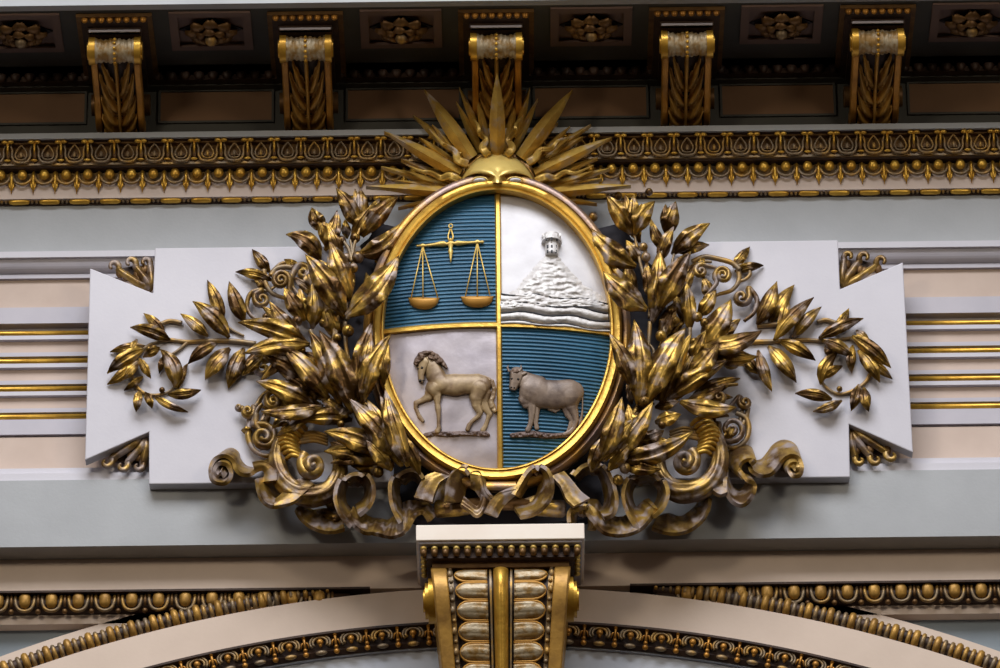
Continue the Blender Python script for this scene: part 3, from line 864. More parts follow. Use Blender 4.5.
for (x, y) in ((547.5, 246.5), (551.8, 246.5), (556, 246.5), (547.5, 251.5), (551.8, 251.5), (556, 251.5), (546.2, 239), (551.5, 239), (557, 239)):
    m_ = MB(); p = Q(x, y, .015+math.sqrt(max(.0001, (.034 if y > 243 else .047)**2-((x-551.7)/200)**2))); m_.box(p.x-.0045, p.x+.0045, p.y-.003, p.y+.004, p.z-.008, p.z+.008); m_.build('window_slot', 'groove_dark', tower, False)

# ------------------------------------------------------------------ relief beasts from tapering limbs
def relief(chains, ox, oy, k, res, depth, base, name, m, parent, power=5, nz=0):
    """chains: list of (layer lift, squash, [(x,y,r),...]) in crop pixels"""
    segs = []
    for lift, sq, c in chains:
        segs.append([(lift, sq, a, b) for (a, b) in (zip(c, c[1:]) if len(c) > 1 else [(c[0], c[0])])])
    xs = [p[0]+s*p[2] for _, _, c in chains for p in c for s in (-1, 1)]; ys = [p[1]+s*p[2] for _, _, c in chains for p in c for s in (-1, 1)]
    X, Y = np.meshgrid(np.arange(min(xs)-3*res, max(xs)+3*res, res), np.arange(min(ys)-3*res, max(ys)+3*res, res))
    def ev(X, Y):
        sd = np.full(X.shape, 1e9); H = np.zeros(X.shape); hm = np.zeros(X.shape)
        for chain in segs:
          HC = np.zeros(X.shape)
          for lift, sq, a, b in chain:
            dx, dy = b[0]-a[0], b[1]-a[1]; L2 = dx*dx+dy*dy+1e-9
            t = np.clip(((X-a[0])*dx+(Y-a[1])*dy)/L2, 0, 1)
            r = a[2]+(b[2]-a[2])*t
            d = np.hypot(X-a[0]-t*dx, Y-a[1]-t*dy)
            s = d-r; kk = 4.0
            hh = np.clip(kk-np.abs(sd-s), 0, kk)/kk; sd = np.minimum(sd, s)-hh*hh*kk*.25
            q = np.sqrt(np.clip(r*r-d*d, 0, None))*sq+lift*np.clip((r-d)/(r*.25+1e-6), 0, 1)
            HC = np.maximum(HC, q)
          H += HC**power
        return sd, H**(1/power)
    sd, H = ev(X, Y)
    gy, gx = np.gradient(sd, res)
    inside = sd < 0
    cell = inside[:-1, :-1] | inside[1:, :-1] | inside[:-1, 1:] | inside[1:, 1:]
    out = (~inside); Xs = np.where(out, X-gx*sd, X); Ys = np.where(out, Y-gy*sd, Y)
    idx = -np.ones(X.shape, int); verts = []; faces = []
    for i, j in zip(*np.nonzero(cell)):
        q = []
        for (a, b) in ((i, j), (i+1, j), (i+1, j+1), (i, j+1)):
            if idx[a, b] < 0:
                idx[a, b] = len(verts); px = ox+Xs[a, b]*k; py = oy+Ys[a, b]*k
                hh = 0 if out[a, b] else H[a, b]*k/200*depth+.004
                if nz and not out[a, b]: hh += nz*noise.noise(Vector((px*.3, py*.3, 2)))*min(1, -sd[a, b]/8)
                verts.append(W(px, py, HS(px, py)+base+hh))
            q.append(idx[a, b])
        faces.append(tuple(q))
    return link(name, verts, faces, m, parent)
K = 1/6.68
horse = relief([
  (0, .9, [(262,285,58),(300,262,64),(400,268,76),(470,262,68),(550,258,66),(585,262,60)]),
  (8, .85, [(300,255,64),(270,200,64),(246,140,54),(222,100,44)]),
  (34, .8, [(192,112,38),(182,150,33),(174,200,23),(176,236,21)]),
  (18, .9, [(252,290,48),(280,335,32),(284,395,19),(288,425,21),(292,470,14),(292,530,12),(294,555,16),(284,575,20)]),
  (6, .9, [(245,300,46),(225,345,30),(178,372,18),(142,388,18),(138,420,13),(155,460,13),(164,480,15),(184,505,13)]),
  (16, .9, [(565,290,62),(545,345,50),(545,400,34),(566,450,22),(560,472,17),(515,510,13),(495,535,15),(486,562,17)]),
  (0, .8, [(595,320,48),(590,380,30),(606,420,26),(632,460,20),(618,500,13),(604,540,14),(588,568,18)]),
  ], 395, 345, K, 2.2, .62, .0, 'horse', 'horse_tan', shield, 4, .0)
horse['label'] = 'tan walking horse in relief facing left'
mane = relief([(40, .8, [(138,122,16),(150,100,20),(172,76,24)]), (42, .9, [(170,66,20),(205,58,20)]), (34, .8, [(200,58,22),(240,58,20),(275,76,19),(305,104,18),(328,132,15),(345,152,9)]),
   (52, .7, [(186,84,18),(160,104,17),(140,130,10)]), (44, .7, [(232,80,16),(262,92,15),(290,120,12)])],
   395, 345, K, 2.2, .62, .0, 'mane', 'horse_mane', horse, 4, .014)
tail = relief([(10, 1, [(622,225,12),(648,245,15),(662,290,15),(655,340,16),(640,380,18),(650,410,22),(665,440,16)])], 395, 345, K, 2.2, .6, .0, 'tail', 'horse_tan', horse, 4, .004)
relief([(0, .8, [(205,603,16),(260,590,16),(350,596,18),(430,592,16),(520,590,17),(600,592,18),(622,600,12)])], 395, 345, K, 2.4, .8, .0, 'ground_rock', 'rock_brown', horse, 4, .012)
for (x, y, r) in ((180,152,7), (155,158,5), (168,240,9), (190,238,6)):
    m_ = MB(); m_.ball(Q(395+x*K, 345+y*K, .105 if y < 200 else .085), r*K/200*1.3, 8, 6); m_.build('eye' if y < 200 else 'nostril', 'dark_eye', horse)
bull = relief([
  (0, .8, [(215,265,84),(290,295,96),(380,300,98),(460,288,92),(490,282,72)]),
  (4, .82, [(250,245,76),(175,210,62),(150,190,52)]),
  (30, .8, [(112,162,50),(104,205,40),(90,246,30)]),
  (10, .8, [(190,270,64),(165,330,42),(172,365,28)]),
  (12, .9, [(215,310,48),(212,370,34),(214,420,25),(208,470,18),(200,505,17),(186,535,20)]),
  (0, .8, [(240,380,30),(240,440,20),(240,490,14),(246,520,16)]),
  (6, .85, [(480,315,66),(478,370,44),(500,430,26),(510,470,20),(494,520,14),(470,548,15),(430,562,13)]),
  (0, .8, [(440,370,36),(455,430,24),(480,470,16),(466,520,14),(455,545,13)]),
  (6, .8, [(330,392,14),(370,408,12),(395,398,8)]),
  ], 500, 350, K, 2.2, .55, .011, 'bull', 'bull_taupe', shield, 4, .0)
bull['label'] = 'grey-brown standing bull in relief facing left'
relief([(34, 1, [(60,140,9),(50,118,7),(56,104,4)])], 500, 350, K, 1.6, .62, .02, 'horn', 'bull_taupe', bull)
relief([(34, 1, [(130,140,9),(142,122,7),(140,104,4)])], 500, 350, K, 1.6, .62, .02, 'horn', 'bull_taupe', bull)
relief([(44, 1, [(148,160,14),(175,152,8)])], 500, 350, K, 2, .62, .01, 'ear', 'bull_taupe', bull)
relief([(44, 1, [(112,138,16),(100,150,14)]), (44, 1, [(92,140,14),(130,146,13)])], 500, 350, K, 2, .62, .012, 'forelock', 'horse_mane', bull, 4, .005)
relief([(6, 1, [(530,235,9),(550,260,7),(552,320,5),(550,400,5),(546,440,8),(536,480,12),(530,510,8)])], 500, 350, K, 1.6, .6, .011, 'tail', 'bull_taupe', bull)
relief([(0, .8, [(80,570,16),(140,566,18),(220,560,22),(290,572,20),(360,575,17),(430,568,17),(500,566,15),(560,556,10)])], 500, 350, K, 2.4, .8, .008, 'ground_rock', 'rock_brown', bull, 4, .012)
for (x, y, r) in ((122,195,7), (78,192,6), (76,250,5), (96,252,5)):
    m_ = MB(); m_.ball(Q(500+x*K, 350+y*K, .098 if y < 220 else .082), r*K/200*1.3, 8, 6); m_.build('eye' if y < 220 else 'nostril', 'dark_eye', bull)

# ------------------------------------------------------------------ sun
sun = thing('sunburst', W(497, 182, .12), 'gilded half sun with a face and pointed rays rising above the oval shield', 'sun ornament')
def facef(x, y):
    u = (x-497.5)/38.5; v = (y-191)/37.5
    r2 = u*u+v*v
    h = .20+.20*math.sqrt(max(0, 1-r2)) if r2 < 1 else .20-.3*(math.sqrt(r2)-1)
    for s in (-1, 1):
        ex = 497.5+s*18
        # eye socket under a heavy brow
        dx = (x-ex)/13; top = 172.8+2.0*dx*dx+ (1.5 if s*(x-ex) > 0 else 0)*abs(dx)
        if abs(dx) < 1.25:
            q = (y-top)/2.4
            if q > 0: h -= .085*min(1, q)*max(0, 1-abs(dx)**3/1.9)
            h += .018*math.exp(-((y-top+3)/2.6)**2)*max(0, 1-abs(dx)**2/1.6)
        h += .030*math.exp(-(((x-ex)/7.5)**2+((y-181)/3.4)**2)*1.2)
    h += .006*math.exp(-((x-497.5)/4)**2)*max(0, min(1, (y-172)/8))
    h += .008*math.exp(-((x-497.5)/3)**2-((y-172)/4)**2)*-1
    return h
G = [[W(x, y, facef(x, y)) for x in np.linspace(458.5, 536.5, 100)] for y in np.linspace(153, 182.6, 62)]
mb = MB()
for i in range(61):
    for j in range(99):
        xs4 = [(458.5+78*jj/99, 153+29.6*ii/61) for ii, jj in ((i, j), (i+1, j+1))]
        x, y = xs4[0]
        if ((x-497.5)/38.9)**2+((y-191)/37.9)**2 < 1.0:
            mb.add([G[i][j], G[i][j+1], G[i+1][j+1], G[i+1][j]], [(0, 1, 2, 3)])
vm = {}; V2 = []; F2 = []
for f in mb.f:
    q = []
    for i in f:
        kk = tuple(round(c, 6) for c in mb.v[i])
        if kk not in vm: vm[kk] = len(V2); V2.append(mb.v[i])
        q.append(vm[kk])
    F2.append(tuple(q))
face = link('face', V2, F2, 'gilt_face', sun)
# solid backing of the disc
G = []
for i in range(41):
    a = PI+PI*i/40; G.append([W(497.5+r*math.cos(a)*38.5, 188+r*math.sin(a)*34.8, h) for r, h in ((.9, .19), (.99, .22), (1.05, .21), (1.08, .18), (1.08, .06))])
m_ = MB(); m_.grid(G); m_.build('disc_rim', 'gilt_rim', sun)
for s in (-1, 1):
    m_ = MB(); m_.ball(W(497.5+s*17.5, 180.8, .338), .031, 12, 8, (1.0, .6, .5)); m_.build('eye', 'field_silver', face)
    m_ = MB(); m_.tube([W(497.5+s*(17.5+x), 180.8-3.6*math.sqrt(max(0, 1-(x/8)**2)), .366) for x in np.linspace(-8, 8, 11)], .0035, 6); m_.build('eyelid', 'gilt_face', face)
def ray(tx, ty, bx, by, w, h0=.21, h1=.24, ridge=.035):
    """pointed ray with a sharp ridge; w = widest width in px"""
    d = np.array([tx-bx, ty-by], float); L = np.hypot(*d); d /= L; n = np.array([-d[1], d[0]]); G = []
    for i in range(15):
        t = i/14; ww = w*1.1/2*(.80+.20*min(1, t/.3))*(1-max(0, (t-.32)/.68)**1.8)
        c = np.array([bx, by], float)+d*L*t; h = h0+(h1-h0)*t; rr = ridge*ww/(w/2)
        row = [W(*(c-n*ww), h-.01), W(*(c-n*ww), h), W(*(c-n*ww*.55), h+rr*.55), W(*c, h+rr), W(*(c+n*ww*.55), h+rr*.55), W(*(c+n*ww), h), W(*(c+n*ww), h-.01)]
        G.append(row)
    m_ = MB(); m_.grid(G); G2 = [[r[0], r[0]*.5+r[-1]*.5+Vector((0, .035, 0)), r[-1]] for r in G]; m_.grid(G2)
    return autosmooth(m_.build('ray', 'gilt_sun', sun), 25)
big = [(424,89,472,158,15), (497,72,497.5,156,14.5), (573,89,521,158,15), (384,131,460,174,13), (612,137,535,174,13), (366,186,462,193,11), (631,185,534,194,11)]
for i, (a, b, c, d, w_) in enumerate(big): ray(a, b, c, d, w_, .22, .60 if i == 1 else .25, .045)
small = [(456,101,481,152,8), (459,86.5,480,135,7), (476.5,93,488,150,7.5), (413,115,452,150,8.5), (432,124,462,160,7.5), (419,137,455,165,8), (401,159,455,183,8), (381,166,450,188,8), (395,180,455,190,6),
         (516,95,507,150,7.5), (530,87,516,138,7.5), (538,98,514,150,7.5), (570,126,538,160,8), (591,124,545,158,8), (583,136,540,165,8), (598,157,540,182,8), (610,168,545,188,7.5), (602,178,540,190,6),
         (398,207,455,198,7), (597,203,540,198,7), (440,120,470,158,6), (558,122,528,156,6)]
for i, (a, b, c, d, w_) in enumerate(small): ray(a, b, c, d, w_, .17, .20+.02*(i % 3), .03)
def flame(pts, w, h0=.26, h1=.27):
    C = curve(pts, 8); k = len(C); G = []
    for i in range(k):
        t = i/(k-1); a = C[max(i-1, 0)]; b = C[min(i+1, k-1)]; d = (b-a)[:2]; d = d/np.hypot(*d); n = np.array([-d[1], d[0]])
        ww = w/2*(.9+.1*math.sin(t*9))*(1-t**2.2)+.2; c = C[i][:2]; h = h0+(h1-h0)*t+.02*math.sin(t*11)
        G.append([W(*(c-n*ww), h-.02), W(*(c-n*ww), h), W(*(c-n*ww*.4), h+.016), W(*(c-n*ww*.05), h+.006), W(*(c+n*ww*.5), h+.024), W(*(c+n*ww), h), W(*(c+n*ww), h-.02)])
    m_ = MB(); m_.grid(G); m_.build('flame_ray', 'gilt_sun', sun)
flame([(489,156), (483,148), (486,140), (480,134), (478,125), (472,118)], 8)
flame([(506,156), (512,148), (508,140), (515,132), (516,124), (524,115)], 8)
flame([(468,164), (458,160), (455,151), (446,146), (440,141), (428,128)], 8)
flame([(527,163), (535,158), (541,150), (551,149), (558,141), (569,137)], 8)
flame([(460,181), (450,176), (441,178), (431,173), (420,171), (403,163)], 8)
flame([(536,181), (546,177), (555,178), (565,172), (576,173), (594,165)], 8)
flame([(470,170), (464,163), (460,154), (462,146)], 5, .2, .2)

# ------------------------------------------------------------------ gilded leaves
rnd = random.Random(3)
def leafmesh(x0, y0, x1, y1, w, bend, h0, h1, arch, wave, n=22, m=15, cup=.5, tipc=0):
    a = np.array([x0, y0, h0], float); b = np.array([x1, y1, h1], float); d = b-a; L = np.hypot(d[0], d[1])
    nn = np.array([-d[1], d[0]])/L; c = (a+b)/2; c[:2] += nn*bend*L
    G = []; ph = rnd.random()*6; fold = rnd.uniform(-.45, .45)
    for i in range(n+1):
        t = i/n
        p = (1-t)**2*a+2*t*(1-t)*c+t*t*b; tg = 2*(1-t)*(c-a)+2*t*(b-c); tg = tg[:2]/np.hypot(*tg[:2]); nr = np.array([-tg[1], tg[0]])
        ww = w/2*math.sin(PI*(.12+.88*t**1.05))**1.0*(.5+.5*min(1, t/.22))*1.03
        if i == n: ww = .12
        ww *= 1+.035*math.sin(t*13+ph)*wave
        k2 = min(1, ww/(w*.3))
        row = []
        for j in range(m):
            s = -1+2*j/(m-1); q = abs(s)
            lobe = math.sin(PI*q**.8)
            wv = math.sin(t*15+ph+(1.9 if s > 0 else 0))*wave
            h = p[2]+arch*math.sin(PI*t)+(ww/200)*(.34*lobe-.18*q+(fold if s > 0 else -fold)*q+.40*wv*q*q)+(.010*k2 if j == m//2 else 0)-(.007*k2 if j in (m//2-1, m//2+1) else 0)+.0022*k2*math.cos(j*PI)
            row.append(W(p[0]+nr[0]*ww*s, p[1]+nr[1]*ww*s, h))
        G.append(row)
    mb = MB(); mb.grid(G, closed_back=(0, .010, 0)); return mb
def leaf(par, x0, y0, x1, y1, w, bend=0., L=1, hh=None, m='gilt_leaf', wave=1.):
    if hh is None: h0 = .165+.045*L; h1 = h0+.035
    else: h0, h1 = hh
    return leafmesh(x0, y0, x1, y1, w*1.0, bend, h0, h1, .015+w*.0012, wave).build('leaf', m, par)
def stem(par, pts, r, h=None, name='stem', m='bronze_grey', taper=.6):
    C = curve([(p[0], p[1], p[2] if len(p) > 2 else h) for p in pts], 6); k = len(C)
    mb = MB(); mb.tube([W(*c) for c in C], [r/200*(1-(1-taper)*i/(k-1)) for i in range(k)], 8); return mb.build(name, m, par)
BERRY = None
def berry(par, x, y, r, h):
    mb = MB(); p = W(x, y, h); mb.ball(p, r/200, 12, 9, (1, 1, 1.05)); mb.ball(p+Vector((0, -r/200*.95, -.2*r/200)), r/200*.22, 6, 5); return mb.build('berry', 'gilt_leaf', par)

# outer sprigs curling at both ends of the plaque
olL = thing('olive_sprig', W(185, 345, .12), 'gilded leafy sprig curling round near the left end of the white plaque', 'leaf branch', 'curled sprigs on the plaque ends')
olR = thing('olive_sprig', W(820, 345, .12), 'gilded leafy sprig curling round near the right end of the white plaque', 'leaf branch', 'curled sprigs on the plaque ends')
SPL = [ # x0,y0 base, x1,y1 tip, w, bend, layer
 (143,376,124,390,6,0,0),(137,339,128,357,8,0,0),(145,346,110,351.5,9,.08,0),(163,356,159,373,6,0,0),(178,388,188,363,8,-.12,0),(165,336,143.5,313,10,.1,0),
 (244,348,228,388,16,.06,0),(262,350,240,374,11,0,0),(223,322,207,279.5,13,.05,0),(245,322,229,281,15,-.05,1),(230,348,205,379.5,16,.1,1),
 (229,337,192.5,301,17,.12,1),(208,336,180.5,313.5,11,.06,1),(217,343,188,363.5,12,.14,1),(170,340,130,327,13,.14,1),(160,348,143,357,10,.15,1),
 (137,359,107,384,11,-.1,0),(144,349,107,373,14,.12,1),(139,361,122,380,10,.05,1),(139,358,151,378,8,.0,1),(175,387,160,349,17,.28,1),
 (140,390,136,411.5,9,.05,1),(145,392,152,408,8,-.1,1),(168,394,201,389.5,10,.1,1),(153,395,188,411.5,7,.1,1)]
for q in SPL: leaf(olL, *q[:6], hh=(.15+.018*q[6], .15+.022*q[6]), wave=.5)
stem(olL, [(256,344),(230,341),(205,341),(188,342),(168,340),(152,344)], 3, .145)
stem(olL, [(182,323),(170,321),(160,325),(158,330)], 2.4, .15, taper=1)
stem(olL, [(152,344),(140,352),(132,365),(133,380),(141,391),(152,395),(166,393),(177,385),(186,372)], 2.2, .145)
stem(olL, [(222,322),(232,330),(244,336)], 2, .145); stem(olL, [(188,342),(176,352),(166,356)], 2, .145)
berry(olL, 162, 390, 3, .16)
SPR = [(757,324,777,281,16,.06,1),(770,322,794.5,284.5,14,-.08,0),(781,334,788,297,12,0,1),(774,340,814,297,14,-.08,2),(793,337,821.5,306.5,12,-.08,1),
 (834,332,849,308,10,.08,0),(819,338,863.5,318,12,-.08,1),(780,341,815.5,360,13,-.1,1),(768,346,796.5,382,15,-.08,1),(758,350,772,391,12,.06,1),(744,357,759,373.5,11,0,0),
 (822,340,854,357,12,-.12,1),(852,336,891,367.5,14,-.1,2),(868,358,892.5,378.5,9,0,0),(858,350,880,382,13,-.1,1),(853,345,852,372.5,10,.12,0),(856,330,870,343,9,0,0),
 (821,384,838,352,13,-.25,1),(822,378,843,365.5,9,-.12,1),(832,399,795,393,11,.1,1),(842,400,813,411,9,-.1,1),(859,384,851,410.5,11,-.05,1),(864,387,869,411,11,.08,1),(826,345,833,356,10,0,0)]
for q in SPR: leaf(olR, *q[:6], hh=(.15+.018*q[6], .15+.022*q[6]), wave=.5)
stem(olR, [(735,343),(758,342),(785,341),(806,340),(828,341),(850,338)], 3, .145)
stem(olR, [(817,322),(826,320),(836,323)], 2.4, .15, taper=1); stem(olR, [(757,326),(770,325),(784,324)], 2.6, .15, taper=1)
stem(olR, [(850,338),(866,350),(871,366),(867,380),(856,389),(842,394),(831,391),(822,382),(819,370)], 2.4, .145)
berry(olR, 839.5, 389, 3, .16)

# wreath halves round the shield
wl_ = thing('laurel_branch', W(330, 350, .12), 'dense gilded laurel branch with berries hugging the left side of the oval shield', 'leaf branch', 'laurel branches beside the shield')
wr_ = thing('laurel_branch', W(672, 350, .12), 'dense gilded laurel branch with berries hugging the right side of the oval shield', 'leaf branch', 'laurel branches beside the shield')
LW = [
 (322,300,300,262,15,.05,0),(338,340,322,300,16,0,1),(330,372,300,352,14,.1,1),(352,400,330,372,16,.05,1),(376,430,352,402,17,0,2),(384,446,360,416,17,.1,3),(372,452,340,430,15,.15,2),
 (345,300,352,262,13,0,1),(340,262,326,222,13,.1,1),(352,240,372,206,13,-.05,1),(366,440,372,404,13,0,3),(392,470,366,440,14,0,4),(300,372,276,356,12,0,1),(350,452,330,442,12,0,1),(330,398,304,390,12,.1,1),
 (326,228,312,207,16,-.25,0),(347,238,345,219,9,0,0),(320,260,286,234,18,.32,1),(325,250,337,210,15,.12,1),(358,228,336,188,17,.1,1),(361,226,360,187,14,.06,0),
 (362,236,399,196,18,-.1,1),(357,254,403,221,20,.28,2),(350,300,329,240,21,.05,2),(345,316,305,254,25,.06,3),(346,316,399,255,27,.12,5),(375,262,395,238,12,.1,0),
 (312,328,312,282,17,.12,1),(305,320,284,287,16,-.05,1),(303,338,269,301,15,-.1,2),(308,344,238,322,20,.12,3),(310,344,244,353,18,.1,3),(264,354,242,375,10,0,1),
 (312,384,262,354,19,.1,2),(328,398,281,345,20,.1,3),(340,404,309,331,25,.12,3),(354,412,319,330,28,.08,4),(350,414,338,362,14,.1,2),
 (362,404,373,320,22,-.12,4),(358,398,371,331,15,.05,5),(363,402,391,334,20,-.15,5),(313,404,256,381,18,.08,2),(323,406,275,400,15,.05,1),(322,406,261,411,15,-.12,3),
 (300,413,272,428,14,.2,1),(345,416,321,399,14,.1,2),(352,420,300,421,16,.16,2),(389,456,324,431,22,.12,3),(388,462,324,451,20,.12,2),(390,460,350,464,17,-.12,1),
 (400,464,348,398,22,.08,4),(402,466,366,398,17,.05,4),(400,462,380,395,17,.06,5),(408,466,385,388,19,-.06,6),(350,408,338,418,10,0,2),
 (300,392,286,370,14,0,1),(330,352,318,340,9,0,0),(372,300,366,272,10,0,0),(384,384,389,344,12,-.1,5),(360,462,346,452,12,0,2),(420,474,398,430,14,.05,5),(345,372,349,355,8,0,2)]
RW = [
 (676,300,696,262,15,-.05,0),(660,340,676,300,15,0,1),(668,372,698,350,14,-.1,1),(648,400,668,372,16,-.05,1),(624,432,646,402,17,0,2),(616,448,642,414,17,-.1,3),(630,452,668,440,15,-.15,2),
 (652,300,646,262,13,0,1),(660,262,674,226,13,-.1,1),(640,242,622,206,13,.05,1),(634,440,628,404,13,0,3),(608,470,634,440,14,0,4),(700,372,722,352,12,0,1),(655,398,690,390,13,0,1),(640,262,626,240,12,0,1),
 (667,236,676,201,17,-.05,0),(672,254,710,223,17,-.1,1),(659,309,691,251,24,-.08,3),(631,234,606,195,18,.06,2),(636,266,591,228,22,-.18,3),(640,300,601,256,18,-.12,2),
 (647,309,603,271,24,-.12,5),(633,230,634,194,13,0,1),(635,234,655,201,18,-.16,2),(668,252,651,218,11,-.18,1),(652,322,660,250,20,.08,2),(690,330,687,282,15,0,1),
 (697,316,716,289,14,.1,1),(700,346,731,299,25,.1,1),(638,404,634,319,25,.08,4),(645,404,686,327,27,-.08,4),(661,404,692,333,19,-.1,3),(688,378,719,342,20,.06,3),
 (668,398,728,360,19,-.08,3),(633,390,609,333,17,.1,5),(703,346,762,330,19,.18,3),(700,345,758,356,18,.2,2),(690,400,740,378,15,-.1,1),(680,401,737,407,17,.16,3),
 (696,408,729,416,15,-.14,1),(655,407,679,401,10,0,2),(610,458,653,401,20,.12,4),(617,458,693,431,20,.2,4),(655,422,681,414,14,0,3),(600,460,622,397,20,.08,6),
 (632,404,627,382,7,0,2),(621,459,661,469,16,.14,3),(605,460,634,418,15,-.06,5),(613,460,640,430,12,.1,4),(592,472,604,436,14,-.1,5),(690,362,706,330,14,0,2),(712,300,703,276,12,0,0),
 (655,398,672,378,12,0,1),(625,262,612,246,10,0,1),(648,402,655,372,10,0,2),(700,375,718,366,12,0,1),(724,352,747,365,13,0,1),(640,440,664,430,13,.1,3)]
def lay(par, tab):
    r2 = random.Random(11); k = 0
    for i, q in enumerate(tab):      # smaller leaves of the same sprays, tucked behind
        if q[4] >= 15 and k < 30 and q[6] < 4:
            s = (1 if k % 2 else -1)*r2.uniform(.28, .5); dx, dy = q[2]-q[0], q[3]-q[1]; sc_ = r2.uniform(.78, .92)
            leaf(par, q[0]+dx*.08, q[1]+dy*.08, q[0]+(dx*math.cos(s)-dy*math.sin(s))*sc_, q[1]+(dx*math.sin(s)+dy*math.cos(s))*sc_, q[4]*.7, q[5]*.6, L=max(0, q[6]-1.3)); k += 1
    for i, q in enumerate(tab):
        L = q[6]; leaf(par, *q[:6], L=L+.12*(i % 3))
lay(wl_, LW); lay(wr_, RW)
for (x, y, r, h) in ((327,311,4.2,.26),(323.5,323,4.6,.24),(297,321,5.4,.27),(266,317,4,.2),(359.5,312,3.5,.2),(348,331,6,.30),(302,350,4,.28),(341,241,5.4,.24),(355,238,5.4,.24),(358,257,6.2,.27),(353,268,5.2,.29),(346,258,5,.24),(337,338,4.5,.26),(389,465,5.4,.33),(378,472,5.6,.33),(341,424,3.6,.33)): berry(wl_, x, y, r, h)
for (x, y, r, h) in ((671,311,5.4,.26),(675,321,5,.25),(697.5,317,5,.27),(705,323,5,.26),(661,336,5.6,.32),(694,342,4.4,.30),(643.5,247,4.4,.26),(646,257,4.8,.27),(621,206,5.6,.22),(593,217,4.8,.2),(618,196,4.4,.2),(649,192,4,.18),(644,402,5.6,.36),(662,425,4,.36),(615,461,5.6,.36),(625,468,5.6,.35),(618,480,5.4,.34)): berry(wr_, x, y, r, h)
for pts in ([(352,262),(347,246),(332,230),(322,224)], [(352,262),(354,246),(360,228)], [(345,312),(335,285),(322,262)], [(345,312),(350,285),(354,258)], [(345,372),(340,392),(330,405)], [(345,318),(341,306),(337,296)], [(346,320),(352,312),(353,306)], [(333,345),(334,330),(330,318)], [(335,345),(337,325),(338,316)], [(352,262),(352,250),(350,240)], [(345,322),(346,345),(352,375),(362,400),(385,445),(400,466)], [(308,344),(325,360),(345,385),(370,425),(395,462)], [(310,330),(318,345),(330,360)]):
    stem(wl_, pts, 2.2, .25)
for pts in ([(648,290),(658,262),(667,240),(669,232)], [(648,290),(640,262),(634,232)], [(650,318),(650,296),(646,270)], [(659,309),(668,282),(674,254)], [(651,318),(650,306),(655,298)], [(665,340),(664,325),(667,315)], [(645,250),(647,268),(648,290)], [(650,322),(648,350),(644,380),(636,410),(620,440),(604,462)], [(692,346),(680,360),(662,385),(640,420),(612,460)], [(690,328),(688,345),(676,362)], [(652,365),(654,352),(650,345)]):
    stem(wr_, pts, 2.2, .25)
# added dark sheet behind the leaves, shade of the gaps put into its colour
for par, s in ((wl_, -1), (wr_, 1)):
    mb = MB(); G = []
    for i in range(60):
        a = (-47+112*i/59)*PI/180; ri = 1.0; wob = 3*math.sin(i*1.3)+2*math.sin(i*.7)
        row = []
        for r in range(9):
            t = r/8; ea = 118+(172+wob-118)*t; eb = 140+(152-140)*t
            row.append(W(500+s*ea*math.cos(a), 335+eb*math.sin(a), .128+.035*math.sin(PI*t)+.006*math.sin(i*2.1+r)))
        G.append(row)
    mb.grid(G, closed_back=(0, .02, 0)); mb.build('backing', 'hollow_dark', par)  # added sheet standing in for shade between the leaves

# ------------------------------------------------------------------ scroll tendrils
def spiral(par, cx_, cy_, r, a0, turns, sgn, tail, tr, h, name='scroll', m='gilt_ribbon', rise=.03):
    pts = []; n = int(14*turns)
    for i in range(n+1):
        t = i/n; a = a0-sgn*2*PI*turns*(1-t); rad = r*(.12+.88*t); pts.append((cx_+rad*math.cos(a), cy_+rad*math.sin(a), h+rise*(1-t)))
    if tail:
        C = curve([pts[-3], pts[-1]]+[(p[0], p[1], h) for p in tail], 7)[7:]; pts += [tuple(c) for c in C[1:]]
    k = len(pts); mb = MB(); mb.tube([W(*p) for p in pts], [tr/200*(.55+.45*min(1, i/n))*(1 if i <= n else 1-.5*(i-n)/max(1, k-n)) for i in range(k)], 10, flut=3, fa=.14); 
    mb.build(name, m, par)
scL = thing('scroll_tendril', W(280, 300, .12), 'curling gilded tendrils with a small leaf, between the left sprig and the laurel branch', 'scroll ornament')
scR = thing('scroll_tendril', W(720, 300, .12), 'curling gilded tendrils with a small leaf, between the laurel branch and the right sprig', 'scroll ornament')
spiral(scL, 281, 280, 9, .2, 2.0, 1, [(290,292),(302,306)], 3.2, .22)
spiral(scL, 303, 272, 8, -2.2, 1.2, -1, [(292,276),(292,286),(300,296)], 3.6, .20)
spiral(scL, 262, 299, 8, -2.6, 1.3, 1, [(250,296),(248,308),(254,318),(266,326)] if False else [(262,290),(251,293),(247,304),(250,314),(260,322)], 3.2, .18)
spiral(scL, 263, 368, 9, -1.2, 1.2, 1, [(270,358),(284,358)], 4.0, .20)
stem(scL, [(264,270),(265,282),(272,293),(284,298),(294,300)], 3, .17); stem(scL, [(259,272),(258,284),(266,291),(276,286)], 2.4, .16)
stem(scL, [(271,276),(276,269),(286,267),(296,268),(302,264)], 3, .19, taper=1); stem(scL, [(273,272),(280,264),(290,262)], 2.4, .17)
leaf(scL, 270,272, 252,249, 11, .0, hh=(.16,.15)); leaf(scL, 272,280, 235.5,271.5, 10, .12, hh=(.17,.15)); leaf(scL, 265,290,252,276, 8, .2, hh=(.16,.15)); leaf(scL, 300,268,284,259,8,0,hh=(.18,.17))
spiral(scR, 723, 275, 8, 2.9, 2.0, -1, [(716,284),(704,298)], 3.0, .22)
spiral(scR, 701, 271, 6.5, -1.5, 1.4, 1, [(708,266),(716,268)], 3.0, .20)
spiral(scR, 741.5, 297, 8.5, -.4, 1.4, -1, [(749,288),(757,299),(754,312),(744,321)], 3.4, .18)
spiral(scR, 730, 360, 9, -1.8, 1.3, -1, [(720,357),(706,366)], 4.4, .21)
stem(scR, [(692,262),(704,257),(718,259),(732,263),(740,270)], 2.8, .18, taper=1); stem(scR, [(694,268),(702,262),(712,262)], 2.4, .19)
